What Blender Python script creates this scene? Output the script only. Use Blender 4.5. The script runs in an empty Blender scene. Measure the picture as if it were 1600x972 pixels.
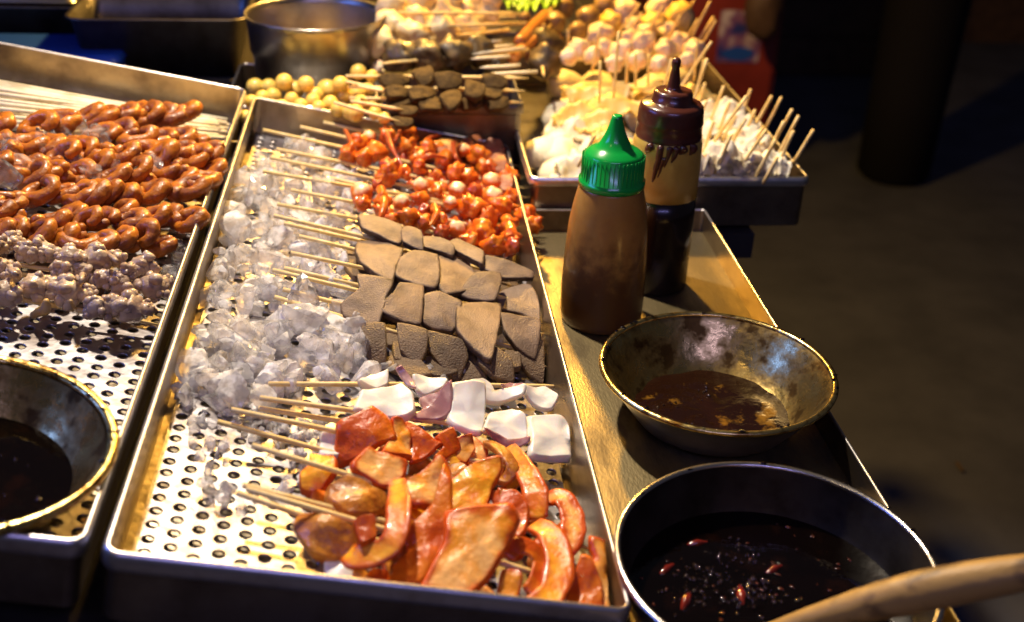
import bpy, bmesh, math, random
import numpy as np
from mathutils import Vector, Matrix, noise as mnoise
random.seed(7)
rng = np.random.default_rng(11)
S = bpy.context.scene
C = S.collection
rad = math.radians

# ------------------------------------------------------------------ camera
def nz(v):
    v = np.array(v, float)
    return v / np.linalg.norm(v)
FPX, CX, CY = 1780.0, 800.0, 486.0
_Y = nz([-195, -961, FPX])
_x = np.array([1, -0.012, 0.0]); _x[2] = -(_Y[0] * _x[0] + _Y[1] * _x[1]) / _Y[2]
_X = nz(_x); _Z = np.cross(_X, _Y)
if _Z[1] > 0: _Z = -_Z
R = np.array([_X, _Y, _Z])                    # camera axes (right, down, forward) to world
EYE = np.array([0, 0, 0.56])
cam_d = bpy.data.cameras.new('camera')
cam = bpy.data.objects.new('camera', cam_d); C.objects.link(cam)
rx, ux, bx_ = R[:, 0], -R[:, 1], -R[:, 2]
cam.matrix_world = Matrix(((rx[0], ux[0], bx_[0], EYE[0]), (rx[1], ux[1], bx_[1], EYE[1]), (rx[2], ux[2], bx_[2], EYE[2]), (0, 0, 0, 1)))
cam_d.sensor_width = 36; cam_d.lens = 36 * FPX / 1600
cam_d.clip_start = 0.02; cam_d.clip_end = 100
cam_d.dof.use_dof = True; cam_d.dof.focus_distance = 1.0; cam_d.dof.aperture_fstop = 4.5
S.camera = cam

# ------------------------------------------------------------------ world and lamps (night stall under warm bulbs)
W = bpy.data.worlds.new('World'); S.world = W; W.use_nodes = True
wn = W.node_tree; bg = wn.nodes['Background']
sky = wn.nodes.new('ShaderNodeTexSky'); sky.sky_type = 'NISHITA'; sky.sun_disc = False
sky.sun_elevation = rad(-9); sky.sun_rotation = rad(200)
add = wn.nodes.new('ShaderNodeMix'); add.data_type = 'RGBA'; add.inputs[0].default_value = 0.9; add.inputs[7].default_value = (0.15, 0.15, 0.21, 1)   # city glow over the night sky
wn.links.new(sky.outputs[0], add.inputs[6]); wn.links.new(add.outputs[2], bg.inputs[0]); bg.inputs[1].default_value = 0.21
S.view_settings.view_transform = 'Standard'; S.view_settings.look = 'None'; S.view_settings.exposure = -0.12
def lamp(name, loc, energy, color, size, aim=None, kind='POINT', spread=None):
    l = bpy.data.lights.new(name, kind); l.energy = energy; l.color = color
    o = bpy.data.objects.new(name, l); C.objects.link(o); o.location = loc
    if kind == 'POINT': l.shadow_soft_size = size
    if kind == 'AREA':
        l.shape = 'RECTANGLE'; l.size, l.size_y = size
    if aim is not None:
        o.rotation_euler = (Vector(aim) - Vector(loc)).to_track_quat('-Z', 'Y').to_euler()
    return o
sb = lamp('stall_bulb', (-0.18, 1.46, 1.20), 128, (1.0, 0.85, 0.66), 0.03, (-0.02, 0.80, 0.05), 'SPOT')
sb.data.spot_size = rad(88); sb.data.spot_blend = 0.55; sb.data.shadow_soft_size = 0.03      # cone added to keep this bulb off the rear trays
lamp('front_stall_bulb', (-0.60, 0.30, 1.40), 5, (1.0, 0.74, 0.40), 0.03)
lamp('rear_stall_bulb', (0.10, 2.12, 0.74), 112, (1.0, 0.54, 0.10), 0.04)
lamp('blue_sign_light', (-1.5, 0.9, 1.0), 9, (0.10, 0.22, 1.0), (0.9, 0.25), (0.0, 1.0, 0.0), 'AREA')
lamp('blue_front_sign', (0.1, -1.1, 1.75), 11, (0.40, 0.36, 1.0), (1.4, 0.12), (0.1, 0.7, 0.0), 'AREA')
S.cycles.use_denoising = True
S.cycles.max_bounces = 14; S.cycles.transmission_bounces = 14; S.cycles.transparent_max_bounces = 12
S.cycles.sample_clamp_indirect = 4.0; S.cycles.blur_glossy = 0.6

# ------------------------------------------------------------------ frames: table plane and the tilted tray plane
def ray(x, y): return R @ np.array([(x - CX) / FPX, (y - CY) / FPX, 1.0])
def Q(x, y, z):                               # point of the level plane at height z
    r = ray(x, y); return EYE + r * ((z - EYE[2]) / r[2])
def QY(x, y, Y):
    r = ray(x, y); return EYE + r * (Y / r[1])
TILT = rad(11)
NN = np.array([math.sin(TILT), 0, math.cos(TILT)]); UU = np.array([math.cos(TILT), 0, -math.sin(TILT)]); VV = np.array([0, 1.0, 0])
def on_plane(x, y, p0, n):
    r = ray(x, y); return EYE + r * (np.dot(p0 - EYE, n) / np.dot(r, n))
ORG = on_plane(155, 867, Q(988, 960, 0.05), NN)
SHEET = -0.045
def P(x, y, h=0.0):                           # point h above the perforated sheets
    return on_plane(x, y, ORG + NN * (SHEET + h), NN)
def T(u, v, w=0.0): return ORG + UU * u + VV * v + NN * w
def depth(p): return float((R.T @ (np.array(p) - EYE))[2])
def px(p, n): return n * depth(p) / FPX       # metres covered by n photo pixels at p

# ------------------------------------------------------------------ materials
def mat(name, col, rough=0.5, metal=0.0, var=None, vscale=30.0, vrange=(0.4, 0.65), bump=0.0, bscale=120.0, sss=0.0, sssr=(1, .4, .2),
        coat=0.0, trans=0.0, ior=1.45, rim=None, rimlo=0.25, rimhi=1.0, spec=0.5, rvar=0.0, detail=4.0, stretch=None, emit=None):
    m = bpy.data.materials.new(name); m.use_nodes = True
    N = m.node_tree.nodes; L = m.node_tree.links; b = N['Principled BSDF']
    def set_(k, v): b.inputs[k].default_value = v
    set_('Base Color', (*col, 1)); set_('Roughness', rough); set_('Metallic', metal); set_('IOR', ior); set_('Specular IOR Level', spec)
    if coat: set_('Coat Weight', coat); set_('Coat Roughness', 0.08)
    if trans: set_('Transmission Weight', trans)
    if sss:
        set_('Subsurface Weight', sss); set_('Subsurface Radius', sssr); set_('Subsurface Scale', 0.006)
    tc = N.new('ShaderNodeTexCoord'); src = tc.outputs['Object']
    if stretch:
        mp = N.new('ShaderNodeMapping'); mp.inputs['Scale'].default_value = stretch; L.new(src, mp.inputs[0]); src = mp.outputs[0]
    last = None
    if var is not None:
        n = N.new('ShaderNodeTexNoise'); n.inputs['Scale'].default_value = vscale; n.inputs['Detail'].default_value = detail; n.inputs['Roughness'].default_value = 0.6
        L.new(src, n.inputs['Vector'])
        r = N.new('ShaderNodeMapRange'); r.inputs[1].default_value, r.inputs[2].default_value = vrange; L.new(n.outputs[0], r.inputs[0])
        x = N.new('ShaderNodeMix'); x.data_type = 'RGBA'; x.inputs[6].default_value = (*col, 1); x.inputs[7].default_value = (*var, 1)
        L.new(r.outputs[0], x.inputs[0]); last = x.outputs[2]
        if rvar:
            q = N.new('ShaderNodeMath'); q.operation = 'MULTIPLY_ADD'; q.inputs[1].default_value = rvar; q.inputs[2].default_value = rough
            L.new(r.outputs[0], q.inputs[0]); L.new(q.outputs[0], b.inputs['Roughness'])
    if rim is not None:
        a = N.new('ShaderNodeAttribute'); a.attribute_name = 'rim'
        n2 = N.new('ShaderNodeTexNoise'); n2.inputs['Scale'].default_value = 90; n2.inputs['Detail'].default_value = 3; L.new(src, n2.inputs['Vector'])
        ad = N.new('ShaderNodeMath'); ad.operation = 'MULTIPLY_ADD'; ad.inputs[1].default_value = 0.9; ad.inputs[2].default_value = -0.45; L.new(n2.outputs[0], ad.inputs[0])
        sm = N.new('ShaderNodeMath'); sm.operation = 'ADD'; L.new(ad.outputs[0], sm.inputs[0]); L.new(a.outputs['Fac'], sm.inputs[1])
        r = N.new('ShaderNodeMapRange'); r.interpolation_type = 'SMOOTHSTEP'; r.inputs[1].default_value, r.inputs[2].default_value = rimlo, rimhi; L.new(sm.outputs[0], r.inputs[0])
        x = N.new('ShaderNodeMix'); x.data_type = 'RGBA'; x.inputs[6].default_value = (*col, 1); x.inputs[7].default_value = (*rim, 1)
        if last is not None: L.new(last, x.inputs[6])
        L.new(r.outputs[0], x.inputs[0]); last = x.outputs[2]
    if last is not None: L.new(last, b.inputs['Base Color'])
    if bump:
        n = N.new('ShaderNodeTexNoise'); n.inputs['Scale'].default_value = bscale; n.inputs['Detail'].default_value = 5; L.new(src, n.inputs['Vector'])
        bp = N.new('ShaderNodeBump'); bp.inputs['Strength'].default_value = bump; bp.inputs['Distance'].default_value = 0.002
        L.new(n.outputs[0], bp.inputs['Height']); L.new(bp.outputs[0], b.inputs['Normal'])
    return m
def ice_mat(name, milk=0.35, glass=0.35, gloss=1.0):
    m = bpy.data.materials.new(name); m.use_nodes = True
    N = m.node_tree.nodes; L = m.node_tree.links; N.remove(N['Principled BSDF']); out = N['Material Output']
    tc = N.new('ShaderNodeTexCoord'); n = N.new('ShaderNodeTexNoise'); n.inputs['Scale'].default_value = 75; n.inputs['Detail'].default_value = 3
    L.new(tc.outputs['Object'], n.inputs['Vector'])
    bp = N.new('ShaderNodeBump'); bp.inputs['Strength'].default_value = 0.12; bp.inputs['Distance'].default_value = 0.002; L.new(n.outputs[0], bp.inputs['Height'])
    g = N.new('ShaderNodeBsdfGlass'); g.inputs['IOR'].default_value = 1.31; g.inputs['Roughness'].default_value = 0.02; L.new(bp.outputs[0], g.inputs['Normal'])
    t = N.new('ShaderNodeBsdfTransparent'); t.inputs[0].default_value = (0.985, 0.985, 1, 1)
    d = N.new('ShaderNodeBsdfTranslucent'); d.inputs[0].default_value = (0.97, 0.96, 0.97, 1)
    d2 = N.new('ShaderNodeBsdfDiffuse'); d2.inputs[0].default_value = (0.97, 0.96, 0.97, 1)
    gl = N.new('ShaderNodeBsdfGlossy'); gl.inputs['Roughness'].default_value = 0.06; L.new(bp.outputs[0], gl.inputs['Normal'])
    fr_ = N.new('ShaderNodeFresnel'); fr_.inputs[0].default_value = 1.2; L.new(bp.outputs[0], fr_.inputs['Normal'])
    def mix(f, a_, b_):
        x = N.new('ShaderNodeMixShader')
        if isinstance(f, float): x.inputs[0].default_value = f
        else: L.new(f, x.inputs[0])
        L.new(a_, x.inputs[1]); L.new(b_, x.inputs[2]); return x.outputs[0]
    r = N.new('ShaderNodeMapRange'); r.inputs[1].default_value, r.inputs[2].default_value = 0.47, 0.66; r.inputs[3].default_value, r.inputs[4].default_value = milk, min(1.0, milk * 3 + .15)
    L.new(n.outputs[0], r.inputs[0])
    body = mix(r.outputs[0], mix(glass, t.outputs[0], g.outputs[0]), mix(.7, d.outputs[0], d2.outputs[0]))
    L.new(mix(fr_.outputs[0], body, gl.outputs[0]), out.inputs[0])
    return m
M = dict(
    steel=mat('brushed_steel', (.50, .47, .43), .30, 1, (.28, .23, .17), 9, (.42, .7), .12, 60, rvar=.15),
    wallsteel=mat('brown_steel_wall', (.34, .28, .21), .30, 1, (.16, .12, .08), 16, (.4, .68), .14, 60, rvar=.15, stretch=(1, .3, 1)),  # darker, browner mottled steel for the tray walls
    rimsteel=mat('rim_steel', (.74, .71, .70), .33, 1, (.46, .40, .34), 30, (.5, .72), .15, 80, rvar=.12),  # paler than the wall steel, in place of the lamp's glint on the rim
    sheet=mat('wet_steel_sheet', (.40, .385, .40), .44, .88, (.26, .21, .18), 18, (.42, .70), .4, 85, rvar=-.12),
    base=mat('tray_bottom', (.40, .34, .24), .30, 1, (.20, .15, .09), 40, (.4, .6), .3, 90),
    darksteel=mat('dull_dark_steel', (.16, .15, .145), .42, .9, (.07, .06, .05), 14, (.4, .7), .1, 50),
    worn=mat('scratched_tray_bottom', (.34, .27, .14), .40, .95, (.13, .10, .055), 9, (.40, .66), .16, 150, rvar=.2, stretch=(3, 1, 1)),
    panin=mat('burnt_pan_metal', (.56, .40, .14), .25, 1, (.08, .045, .015), 34, (.42, .60), .4, 90, rvar=.25),
    panrim=mat('stained_pan_rim', (.80, .60, .22), .25, 1, (.26, .13, .03), 80, (.50, .62), .25, 160),
    potin=mat('shaded_pot_wall', (.05, .042, .034), .45, .7, (.02, .015, .01), 26, (.4, .65), .15, 70),  # near-black colour holds the shade inside the steel pot
    potrim=mat('pot_rim', (.66, .62, .58), .24, 1, (.35, .25, .14), 40, (.62, .68), .1, 120),
    sauce=mat('dark_soy_sauce', (.0022, .0010, .0007), .04, 0, (.006, .002, .001), 40, (.55, .7), .5, 35, spec=.6),
    bubble=mat('sauce_bubble', (.03, .013, .006), .03, 0, spec=1.0, coat=1.0),
    thin=mat('thin_brown_sauce', (.016, .005, .002), .06, 0, (.26, .12, .012), 30, (.60, .70), .8, 60, spec=.8),
    flake=mat('spice_flake', (.10, .022, .010), .15, 0, (.03, .012, .006), 90, coat=.6),
    chilli=mat('red_chilli', (.16, .014, .008), .15, 0, coat=.6),
    bamboo=mat('bamboo', (.74, .52, .17), .5, 0, (.82, .64, .30), 60, (.4, .6), .1, 200),
    palestick=mat('pale_bamboo', (.72, .64, .45), .5, 0, (.55, .47, .28), 50, (.45, .65)),
    tongue=mat('braised_tongue', (.285, .19, .118), .46, 0, (.125, .08, .05), 28, (.40, .68), .5, 700, spec=.32, detail=10, rim=(.065, .038, .022), rimlo=.74, rimhi=1.02),  # dark rim colour paints shade onto the slice sides
    tongue2=mat('shaded_tongue', (.20, .13, .07), .46, 0, (.095, .06, .034), 28, (.42, .68), .8, 600, spec=.3, detail=10, rim=(.26, .17, .045), rimlo=.9, rimhi=1.25),  # shaded copy of the tongue; yellow edges are painted lamplight
    squid=mat('squid_flesh', (.84, .80, .71), .38, 0, (.80, .72, .58), 30, (.5, .75), .08, 200, .35, (1, .7, .4), coat=.25, rim=(.80, .66, .36), rimlo=.75, rimhi=1.4),  # yellow rim paints lamplight coming through the flesh
    squidskin=mat('squid_purple_skin', (.36, .17, .17), .25, 0, (.55, .35, .32), 60, (.4, .65), .2, 150, .2, coat=.5),
    ear=mat('braised_ear', (.92, .48, .14), .36, 0, (.80, .28, .012), 36, (.42, .58), .6, 170, .1, (1, .45, .2), coat=.2, rim=(.56, .075, .002), rimlo=.22, rimhi=.74),
    earskin=mat('ear_skin', (.56, .075, .003), .34, 0, (.80, .21, .008), 42, (.46, .68), .6, 190, .08, (1, .4, .15), coat=.25),
    earyellow=mat('ear_yellow', (.88, .40, .018), .36, 0, (.76, .17, .005), 42, (.42, .62), .6, 160, .08, (1, .4, .15), coat=.2, rim=(.54, .075, .002), rimlo=.36, rimhi=.92),
    earbrown=mat('ear_brown', (.34, .10, .010), .36, 0, (.62, .24, .02), 70, (.42, .62), .7, 190, .08, coat=.2),
    octo=mat('spiced_octopus', (.60, .105, .006), .3, 0, (.76, .26, .02), 60, (.45, .68), .4, 190, .15, (1, .35, .1), coat=.3),
    octored=mat('red_octopus_skin', (.36, .045, .012), .3, 0, (.52, .12, .02), 80, (.42, .66), .45, 240, .1, coat=.4),
    octohead=mat('octopus_cut_face', (.88, .62, .34), .3, 0, (.84, .44, .12), 60, (.5, .72), .1, 150, .2, (1, .5, .2), coat=.4, rim=(.72, .17, .015), rimlo=.30, rimhi=.62),
    reartongue=mat('dark_rear_tongue', (.10, .058, .018), .7, 0, (.05, .028, .010), 110, (.4, .65), .8, 350, spec=.1, rim=(.05, .03, .012), rimlo=.8, rimhi=1.2),  # tongue copy darkened against the rear lamp, shade painted on its sides
    liver=mat('spiced_liver', (.36, .13, .055), .5, 0, (.24, .075, .03), 90, (.4, .65), .45, 260, coat=.15),
    gut=mat('glazed_intestine', (.47, .145, .012), .32, 0, (.17, .04, .004), 40, (.40, .66), .7, 200, .1, (1, .35, .1), coat=.2, rvar=.15),
    tripe=mat('poached_chitterling', (.52, .39, .26), .3, 0, (.34, .23, .16), 40, (.42, .66), .6, 260, .1, (1, .6, .4), coat=.3),
    tripeyellow=mat('yellow_chitterling', (.62, .40, .10), .34, 0, (.5, .34, .16), 60, (.4, .65), .3, 200, .1, coat=.4),
    fish=mat('fish_ball', (.72, .47, .07), .4, 0, (.80, .58, .14), 25, (.4, .7), .06, 140, .15, (1, .7, .3), coat=.1),
    shumai=mat('pork_dumpling', (.76, .58, .27), .42, 0, (.80, .68, .44), 45, (.42, .62), .45, 110, .15, (1, .7, .3)),
    darkball=mat('dark_meatball', (.055, .036, .018), .5, 0, (.20, .125, .04), 55, (.44, .68), .6, 140, coat=.1),
    brownball=mat('brown_meatball', (.34, .22, .08), .45, 0, (.25, .15, .055), 50, (.4, .65), .35, 120, coat=.2),
    sausage=mat('sausage', (.52, .20, .045), .3, 0, (.60, .28, .08), 30, (.4, .7), .05, 120, .15, coat=.4),
    leaf=mat('lettuce', (.16, .42, .03), .4, 0, (.36, .60, .06), 40, (.4, .7), .2, 90),
    tofu=mat('white_tofu_skin', (.80, .73, .55), .5, 0, (.76, .58, .26), 24, (.52, .72), .4, 90, .15, (1, .8, .5)),
    tofuyellow=mat('yellow_tofu_skin', (.76, .48, .10), .45, 0, (.80, .60, .24), 30, (.42, .7), .4, 80, .15, (1, .7, .3)),
    crab=mat('shrimp_ball', (.82, .68, .48), .42, 0, (.84, .48, .24), 45, (.52, .72), .5, 130, .15, (1, .6, .4)),
    green=mat('green_cap_plastic', (.004, .33, .045), .22, 0, sss=0, coat=.3),
    browncap=mat('brown_cap_plastic', (.085, .022, .012), .28, 0, (.05, .012, .008), 30, coat=.3),
    bottle1=mat('orange_sauce_bottle', (.38, .20, .042), .32, 0, (.30, .14, .026), 18, (.4, .65), .05, 40, .25, (1, .5, .2), coat=.15, rim=(.12, .050, .013), rimlo=.25, rimhi=.85),
    bottle1dark=mat('settled_sauce', (.115, .043, .014), .36, 0, (.085, .03, .011), 18, (.4, .65), coat=.12),
    bottle2=mat('cloudy_bottle_wall', (.56, .37, .07), .34, 0, (.46, .29, .05), 24, (.4, .65), .05, 40, .2, (1, .7, .3), coat=.2),
    bottle2dark=mat('black_sauce', (.012, .006, .004), .25, 0, coat=.25),
    wood=mat('wooden_ladle', (.36, .21, .055), .5, 0, (.085, .04, .012), 30, (.48, .62), .3, 90, stretch=(.25, 1.4, 1.4)),
    counter=mat('dark_counter', (.045, .04, .038), .5, .3, (.025, .022, .02), 12),
    floor=mat('asphalt', (.058, .064, .090), .88, 0, (.036, .040, .058), 5, (.35, .7), .5, 130, detail=8, spec=.15),
    red=mat('red_cabinet', (.17, .020, .016), .5, 0, (.12, .014, .012), 6),
    dark=mat('dark_plastic', (.006, .006, .008), .8, 0, spec=.1),
    brownwood=mat('dark_wood', (.06, .035, .022), .6, 0, (.035, .02, .012), 18),
    blue=mat('plain_blue', (.012, .06, .36), .35, 0),
    wall=mat('far_wall', (.035, .033, .035), .8, 0, (.02, .02, .022), 2),
    ice=ice_mat('ice', .12, .2), ice2=ice_mat('crushed_ice', .27, .12), film=ice_mat('clear_film', .03, .2),
)
# ------------------------------------------------------------------ mesh helpers
def thing(name, label, cat, loc, group=None):
    o = bpy.data.objects.new(name, None); C.objects.link(o); o.empty_display_size = 0.02
    o.location = Vector([float(c) for c in loc]); o['label'] = label; o['category'] = cat
    if group: o['group'] = group
    return o
def tag(o, label, cat, group=None):
    o['label'] = label; o['category'] = cat
    if group: o['group'] = group
    return o
def wloc(o):
    p = np.zeros(3)
    while o is not None:
        p = p + np.array(o.location); o = o.parent
    return p
def mesh(name, V, F, m, parent=None, smooth=True, rim=None):
    V = np.asarray(V, float)
    if parent is not None: base = wloc(parent); loc = np.zeros(3)
    else: loc = V.mean(0); base = loc
    me = bpy.data.meshes.new(name); me.from_pydata((V - base).tolist(), [], [list(map(int, f)) for f in F])
    if rim is not None:
        a = me.attributes.new('rim', 'FLOAT', 'POINT'); a.data.foreach_set('value', np.asarray(rim, np.float32))
    if smooth: me.polygons.foreach_set('use_smooth', [True] * len(me.polygons))
    me.materials.append(m)
    o = bpy.data.objects.new(name, me); C.objects.link(o)
    if parent is not None: o.parent = parent
    else: o.location = Vector(loc)
    return o
def join(parts):
    V, F, Rm = [], [], []
    k = 0
    for p in parts:
        v, f = p[0], p[1]
        V.append(np.asarray(v, float)); F += [[i + k for i in q] for q in f]
        Rm.append(np.asarray(p[2], float) if len(p) > 2 and p[2] is not None else np.zeros(len(v))); k += len(v)
    return np.concatenate(V), F, np.concatenate(Rm)
_ico = {}
def ico(n):
    if n not in _ico:
        bm = bmesh.new(); bmesh.ops.create_icosphere(bm, subdivisions=n, radius=1)
        bm.verts.ensure_lookup_table()
        _ico[n] = (np.array([v.co[:] for v in bm.verts]), [[v.index for v in f.verts] for f in bm.faces]); bm.free()
    return _ico[n]
def fbm(p, s, o=3): return mnoise.fractal(Vector(p) * s, 1.0, 2.0, o)
def rot_rand():
    q = rng.normal(size=4); q /= np.linalg.norm(q); w, x, y, z = q
    return np.array([[1 - 2 * (y * y + z * z), 2 * (x * y - z * w), 2 * (x * z + y * w)], [2 * (x * y + z * w), 1 - 2 * (x * x + z * z), 2 * (y * z - x * w)], [2 * (x * z - y * w), 2 * (y * z + x * w), 1 - 2 * (x * x + y * y)]])
def blob(c, r, n=3, amp=0.12, freq=1.6, axes=None, cells=0.0, cfreq=3.0):
    V, F = ico(n); off = rng.uniform(-50, 50, 3)
    out = np.empty_like(V)
    for i, v in enumerate(V):
        k = 1 + amp * fbm(v + off, freq)
        if cells:
            d = mnoise.voronoi(Vector((v + off) * cfreq))[0][0]; k += cells * (0.5 - min(d, .8) * 1.2)
        out[i] = v * k
    r = np.array([r, r, r]) if np.isscalar(r) else np.array(r)
    out = out * r
    if axes is not None: out = out @ np.array(axes)
    return out + np.array(c), F
def shard(c, r, n=2, planes=8, flat=0.75):
    V, F = ico(n)
    i_ = np.arange(planes) + .5; zc = 1 - 2 * i_ / planes; th_ = i_ * 2.39996
    D = np.stack([np.sqrt(1 - zc * zc) * np.cos(th_), np.sqrt(1 - zc * zc) * np.sin(th_), zc], 1) + rng.normal(size=(planes, 3)) * .30
    D /= np.linalg.norm(D, axis=1)[:, None]; d = rng.uniform(.42, 1.0, planes)
    k = 1 / np.power(np.sum(np.power(np.maximum(V @ D.T, 1e-3) / d, 60), axis=1), 1 / 60)
    out = V * np.minimum(k, 1.35)[:, None] * (np.array([1.15, rng.uniform(.7, 1.1), rng.uniform(.5, .9)]) * r)
    return out @ rot_rand() + np.array(c), F
def catmull(pts, n, closed=True):
    pts = np.array(pts, float); m = len(pts); out = []
    segs = m if closed else m - 1
    for i in range(n if closed else n + 1):
        t = i / n * segs; k = min(int(t), segs - 1); f = t - k
        if closed: a, b, c, d = pts[(k - 1) % m], pts[k % m], pts[(k + 1) % m], pts[(k + 2) % m]
        else: a, b, c, d = pts[max(k - 1, 0)], pts[k], pts[min(k + 1, m - 1)], pts[min(k + 2, m - 1)]
        out.append(0.5 * ((2 * b) + (-a + c) * f + (2 * a - 5 * b + 4 * c - d) * f * f + (-a + 3 * b - 3 * c + d) * f ** 3))
    return np.array(out)
def tube(path, r, seg=8, cap=True, n=None, rough=0.0, taper=None):
    p = np.array(path, float)
    if n: p = catmull(p, n, False)
    m = len(p); rr = np.full(m, r) if np.isscalar(r) else np.interp(np.linspace(0, 1, m), np.linspace(0, 1, len(r)), r)
    V, F = [], []
    t = np.gradient(p, axis=0); t /= np.linalg.norm(t, axis=1)[:, None] + 1e-12
    up = np.array([0.13, 0.21, 0.97]); off = rng.uniform(-50, 50, 3)
    a = np.cross(t[0], up); a /= np.linalg.norm(a)
    if cap:
        p = np.vstack([p[0] - t[0] * rr[0] * .45, p, p[-1] + t[-1] * rr[-1] * .45]); t = np.vstack([t[:1], t, t[-1:]]); rr = np.concatenate([[rr[0] * .55], rr, [rr[-1] * .55]]); m += 2
    for i in range(m):
        a = a - t[i] * np.dot(a, t[i]); a /= np.linalg.norm(a); b = np.cross(t[i], a)
        for k in range(seg):
            th = 2 * math.pi * k / seg; q = a * math.cos(th) + b * math.sin(th); s = rr[i]
            if rough: s *= 1 + rough * fbm((p[i] + q * rr[i]) * 100 + off, 1.0, 2)
            V.append(p[i] + q * s)
    for i in range(m - 1):
        for k in range(seg):
            F.append([i * seg + k, i * seg + (k + 1) % seg, (i + 1) * seg + (k + 1) % seg, (i + 1) * seg + k])
    F.append(list(range(seg))[::-1]); F.append([(m - 1) * seg + k for k in range(seg)])
    return np.array(V), F
def lathe(c, prof, seg=48, ax=None, close=False, top=True):
    if ax is None: ax = (np.array([1, 0, 0.]), np.array([0, 1., 0]), np.array([0, 0, 1.]))
    V, F = [], []; n = len(prof)
    for r, z in prof:
        for k in range(seg):
            th = 2 * math.pi * k / seg; V.append(np.array(c) + ax[0] * r * math.cos(th) + ax[1] * r * math.sin(th) + ax[2] * z)
    for i in range(n - 1 if not close else n):
        j = (i + 1) % n
        for k in range(seg): F.append([i * seg + k, i * seg + (k + 1) % seg, j * seg + (k + 1) % seg, j * seg + k])
    if not close:
        if prof[0][0] > 1e-4: F.append(list(range(seg))[::-1])
        if top and prof[-1][0] > 1e-4: F.append([(n - 1) * seg + k for k in range(seg)])
    return np.array(V), F
def box(x0, x1, y0, y1, z0, z1):
    V = [(x, y, z) for z in (z0, z1) for y in (y0, y1) for x in (x0, x1)]
    return np.array(V, float), [[0, 2, 3, 1], [4, 5, 7, 6], [0, 1, 5, 4], [2, 6, 7, 3], [0, 4, 6, 2], [1, 3, 7, 5]]
def slab_pts(pts, n, t, dome=0.0012, wav=0.0008, bend=0.0, N=40, bev=0.16, crisp=.55):
    n = nz(n); pp = np.array(pts, float); lin = np.array([pp[int(q) % len(pp)] * (1 - q % 1) + pp[(int(q) + 1) % len(pp)] * (q % 1) for q in np.arange(N) / N * len(pp)]); ring = catmull(pts, N) * (1 - crisp) + lin * crisp; c = ring.mean(0); Rr = np.linalg.norm(ring - c, axis=1).mean()
    dvec = ring - c; u, s, vt = np.linalg.svd(dvec, full_matrices=False); ax = vt[0]; off = rng.uniform(-50, 50, 3)
    V, F, Rm = [], [], []
    lay = [(0.25, 0, 0.0), (0.5, 0, .1), (0.72, 0, .35), (0.87, 0, .65), (1 - bev * .35, 0, .9), (1.0, -bev * t * 1.5, 1), (1.0, -t * (1 - bev), 1), (1 - bev * .35, -t, 1), (0.5, -t, 1)]
    def disp(p):
        q = np.dot(p - c, ax) / Rr
        return n * (bend * q * q + wav * fbm(p * 60 + off, 1.0, 2))
    def add(p, r): V.append(p + disp(p)); Rm.append(r)
    add(c + n * dome, 0.0)
    for s, w, r in lay:
        dm = dome * (1 - s * s) if w > -t * .5 else 0
        for k in range(N): add(c + dvec[k] * s + n * (w + dm), r)
    add(c - n * t, 1.0)
    for k in range(N): F.append([0, 1 + k, 1 + (k + 1) % N])
    for i in range(len(lay) - 1):
        for k in range(N): F.append([1 + i * N + k, 1 + (i + 1) * N + k, 1 + (i + 1) * N + (k + 1) % N, 1 + i * N + (k + 1) % N])
    e = len(V) - 1; b0 = 1 + (len(lay) - 1) * N
    for k in range(N): F.append([e, b0 + (k + 1) % N, b0 + k])
    return np.array(V), F, np.array(Rm)
def tiltn(toward=0.0, side=0.0):              # tray normal leaned toward the near edge / toward +u
    return nz(NN - VV * math.tan(rad(toward)) + UU * math.tan(rad(side)))
def keep_in(V):                               # food lies on the sheet and inside the tray walls
    V = np.array(V); d = V - ORG; w = d @ NN; v = d[:, 1]; u = d @ UU
    V += NN * np.maximum(SHEET + .0012 - w, 0)[:, None]
    low = w < .003
    V += VV * np.where(low, np.maximum(.0045 - v, 0), 0)[:, None]
    V -= UU * np.where(low & (u > 0), np.maximum(u - .3225, 0), 0)[:, None]
    return V
def slab(outline, h, t, toward=10, side=0, **k):
    o = np.array(outline, float); c = o.mean(0); n = tiltn(toward, side); p0 = P(c[0], c[1], h)
    V, F, r = slab_pts([on_plane(x, y, p0, n) for x, y in o], n, t, **k)
    return keep_in(V), F, r
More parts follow.
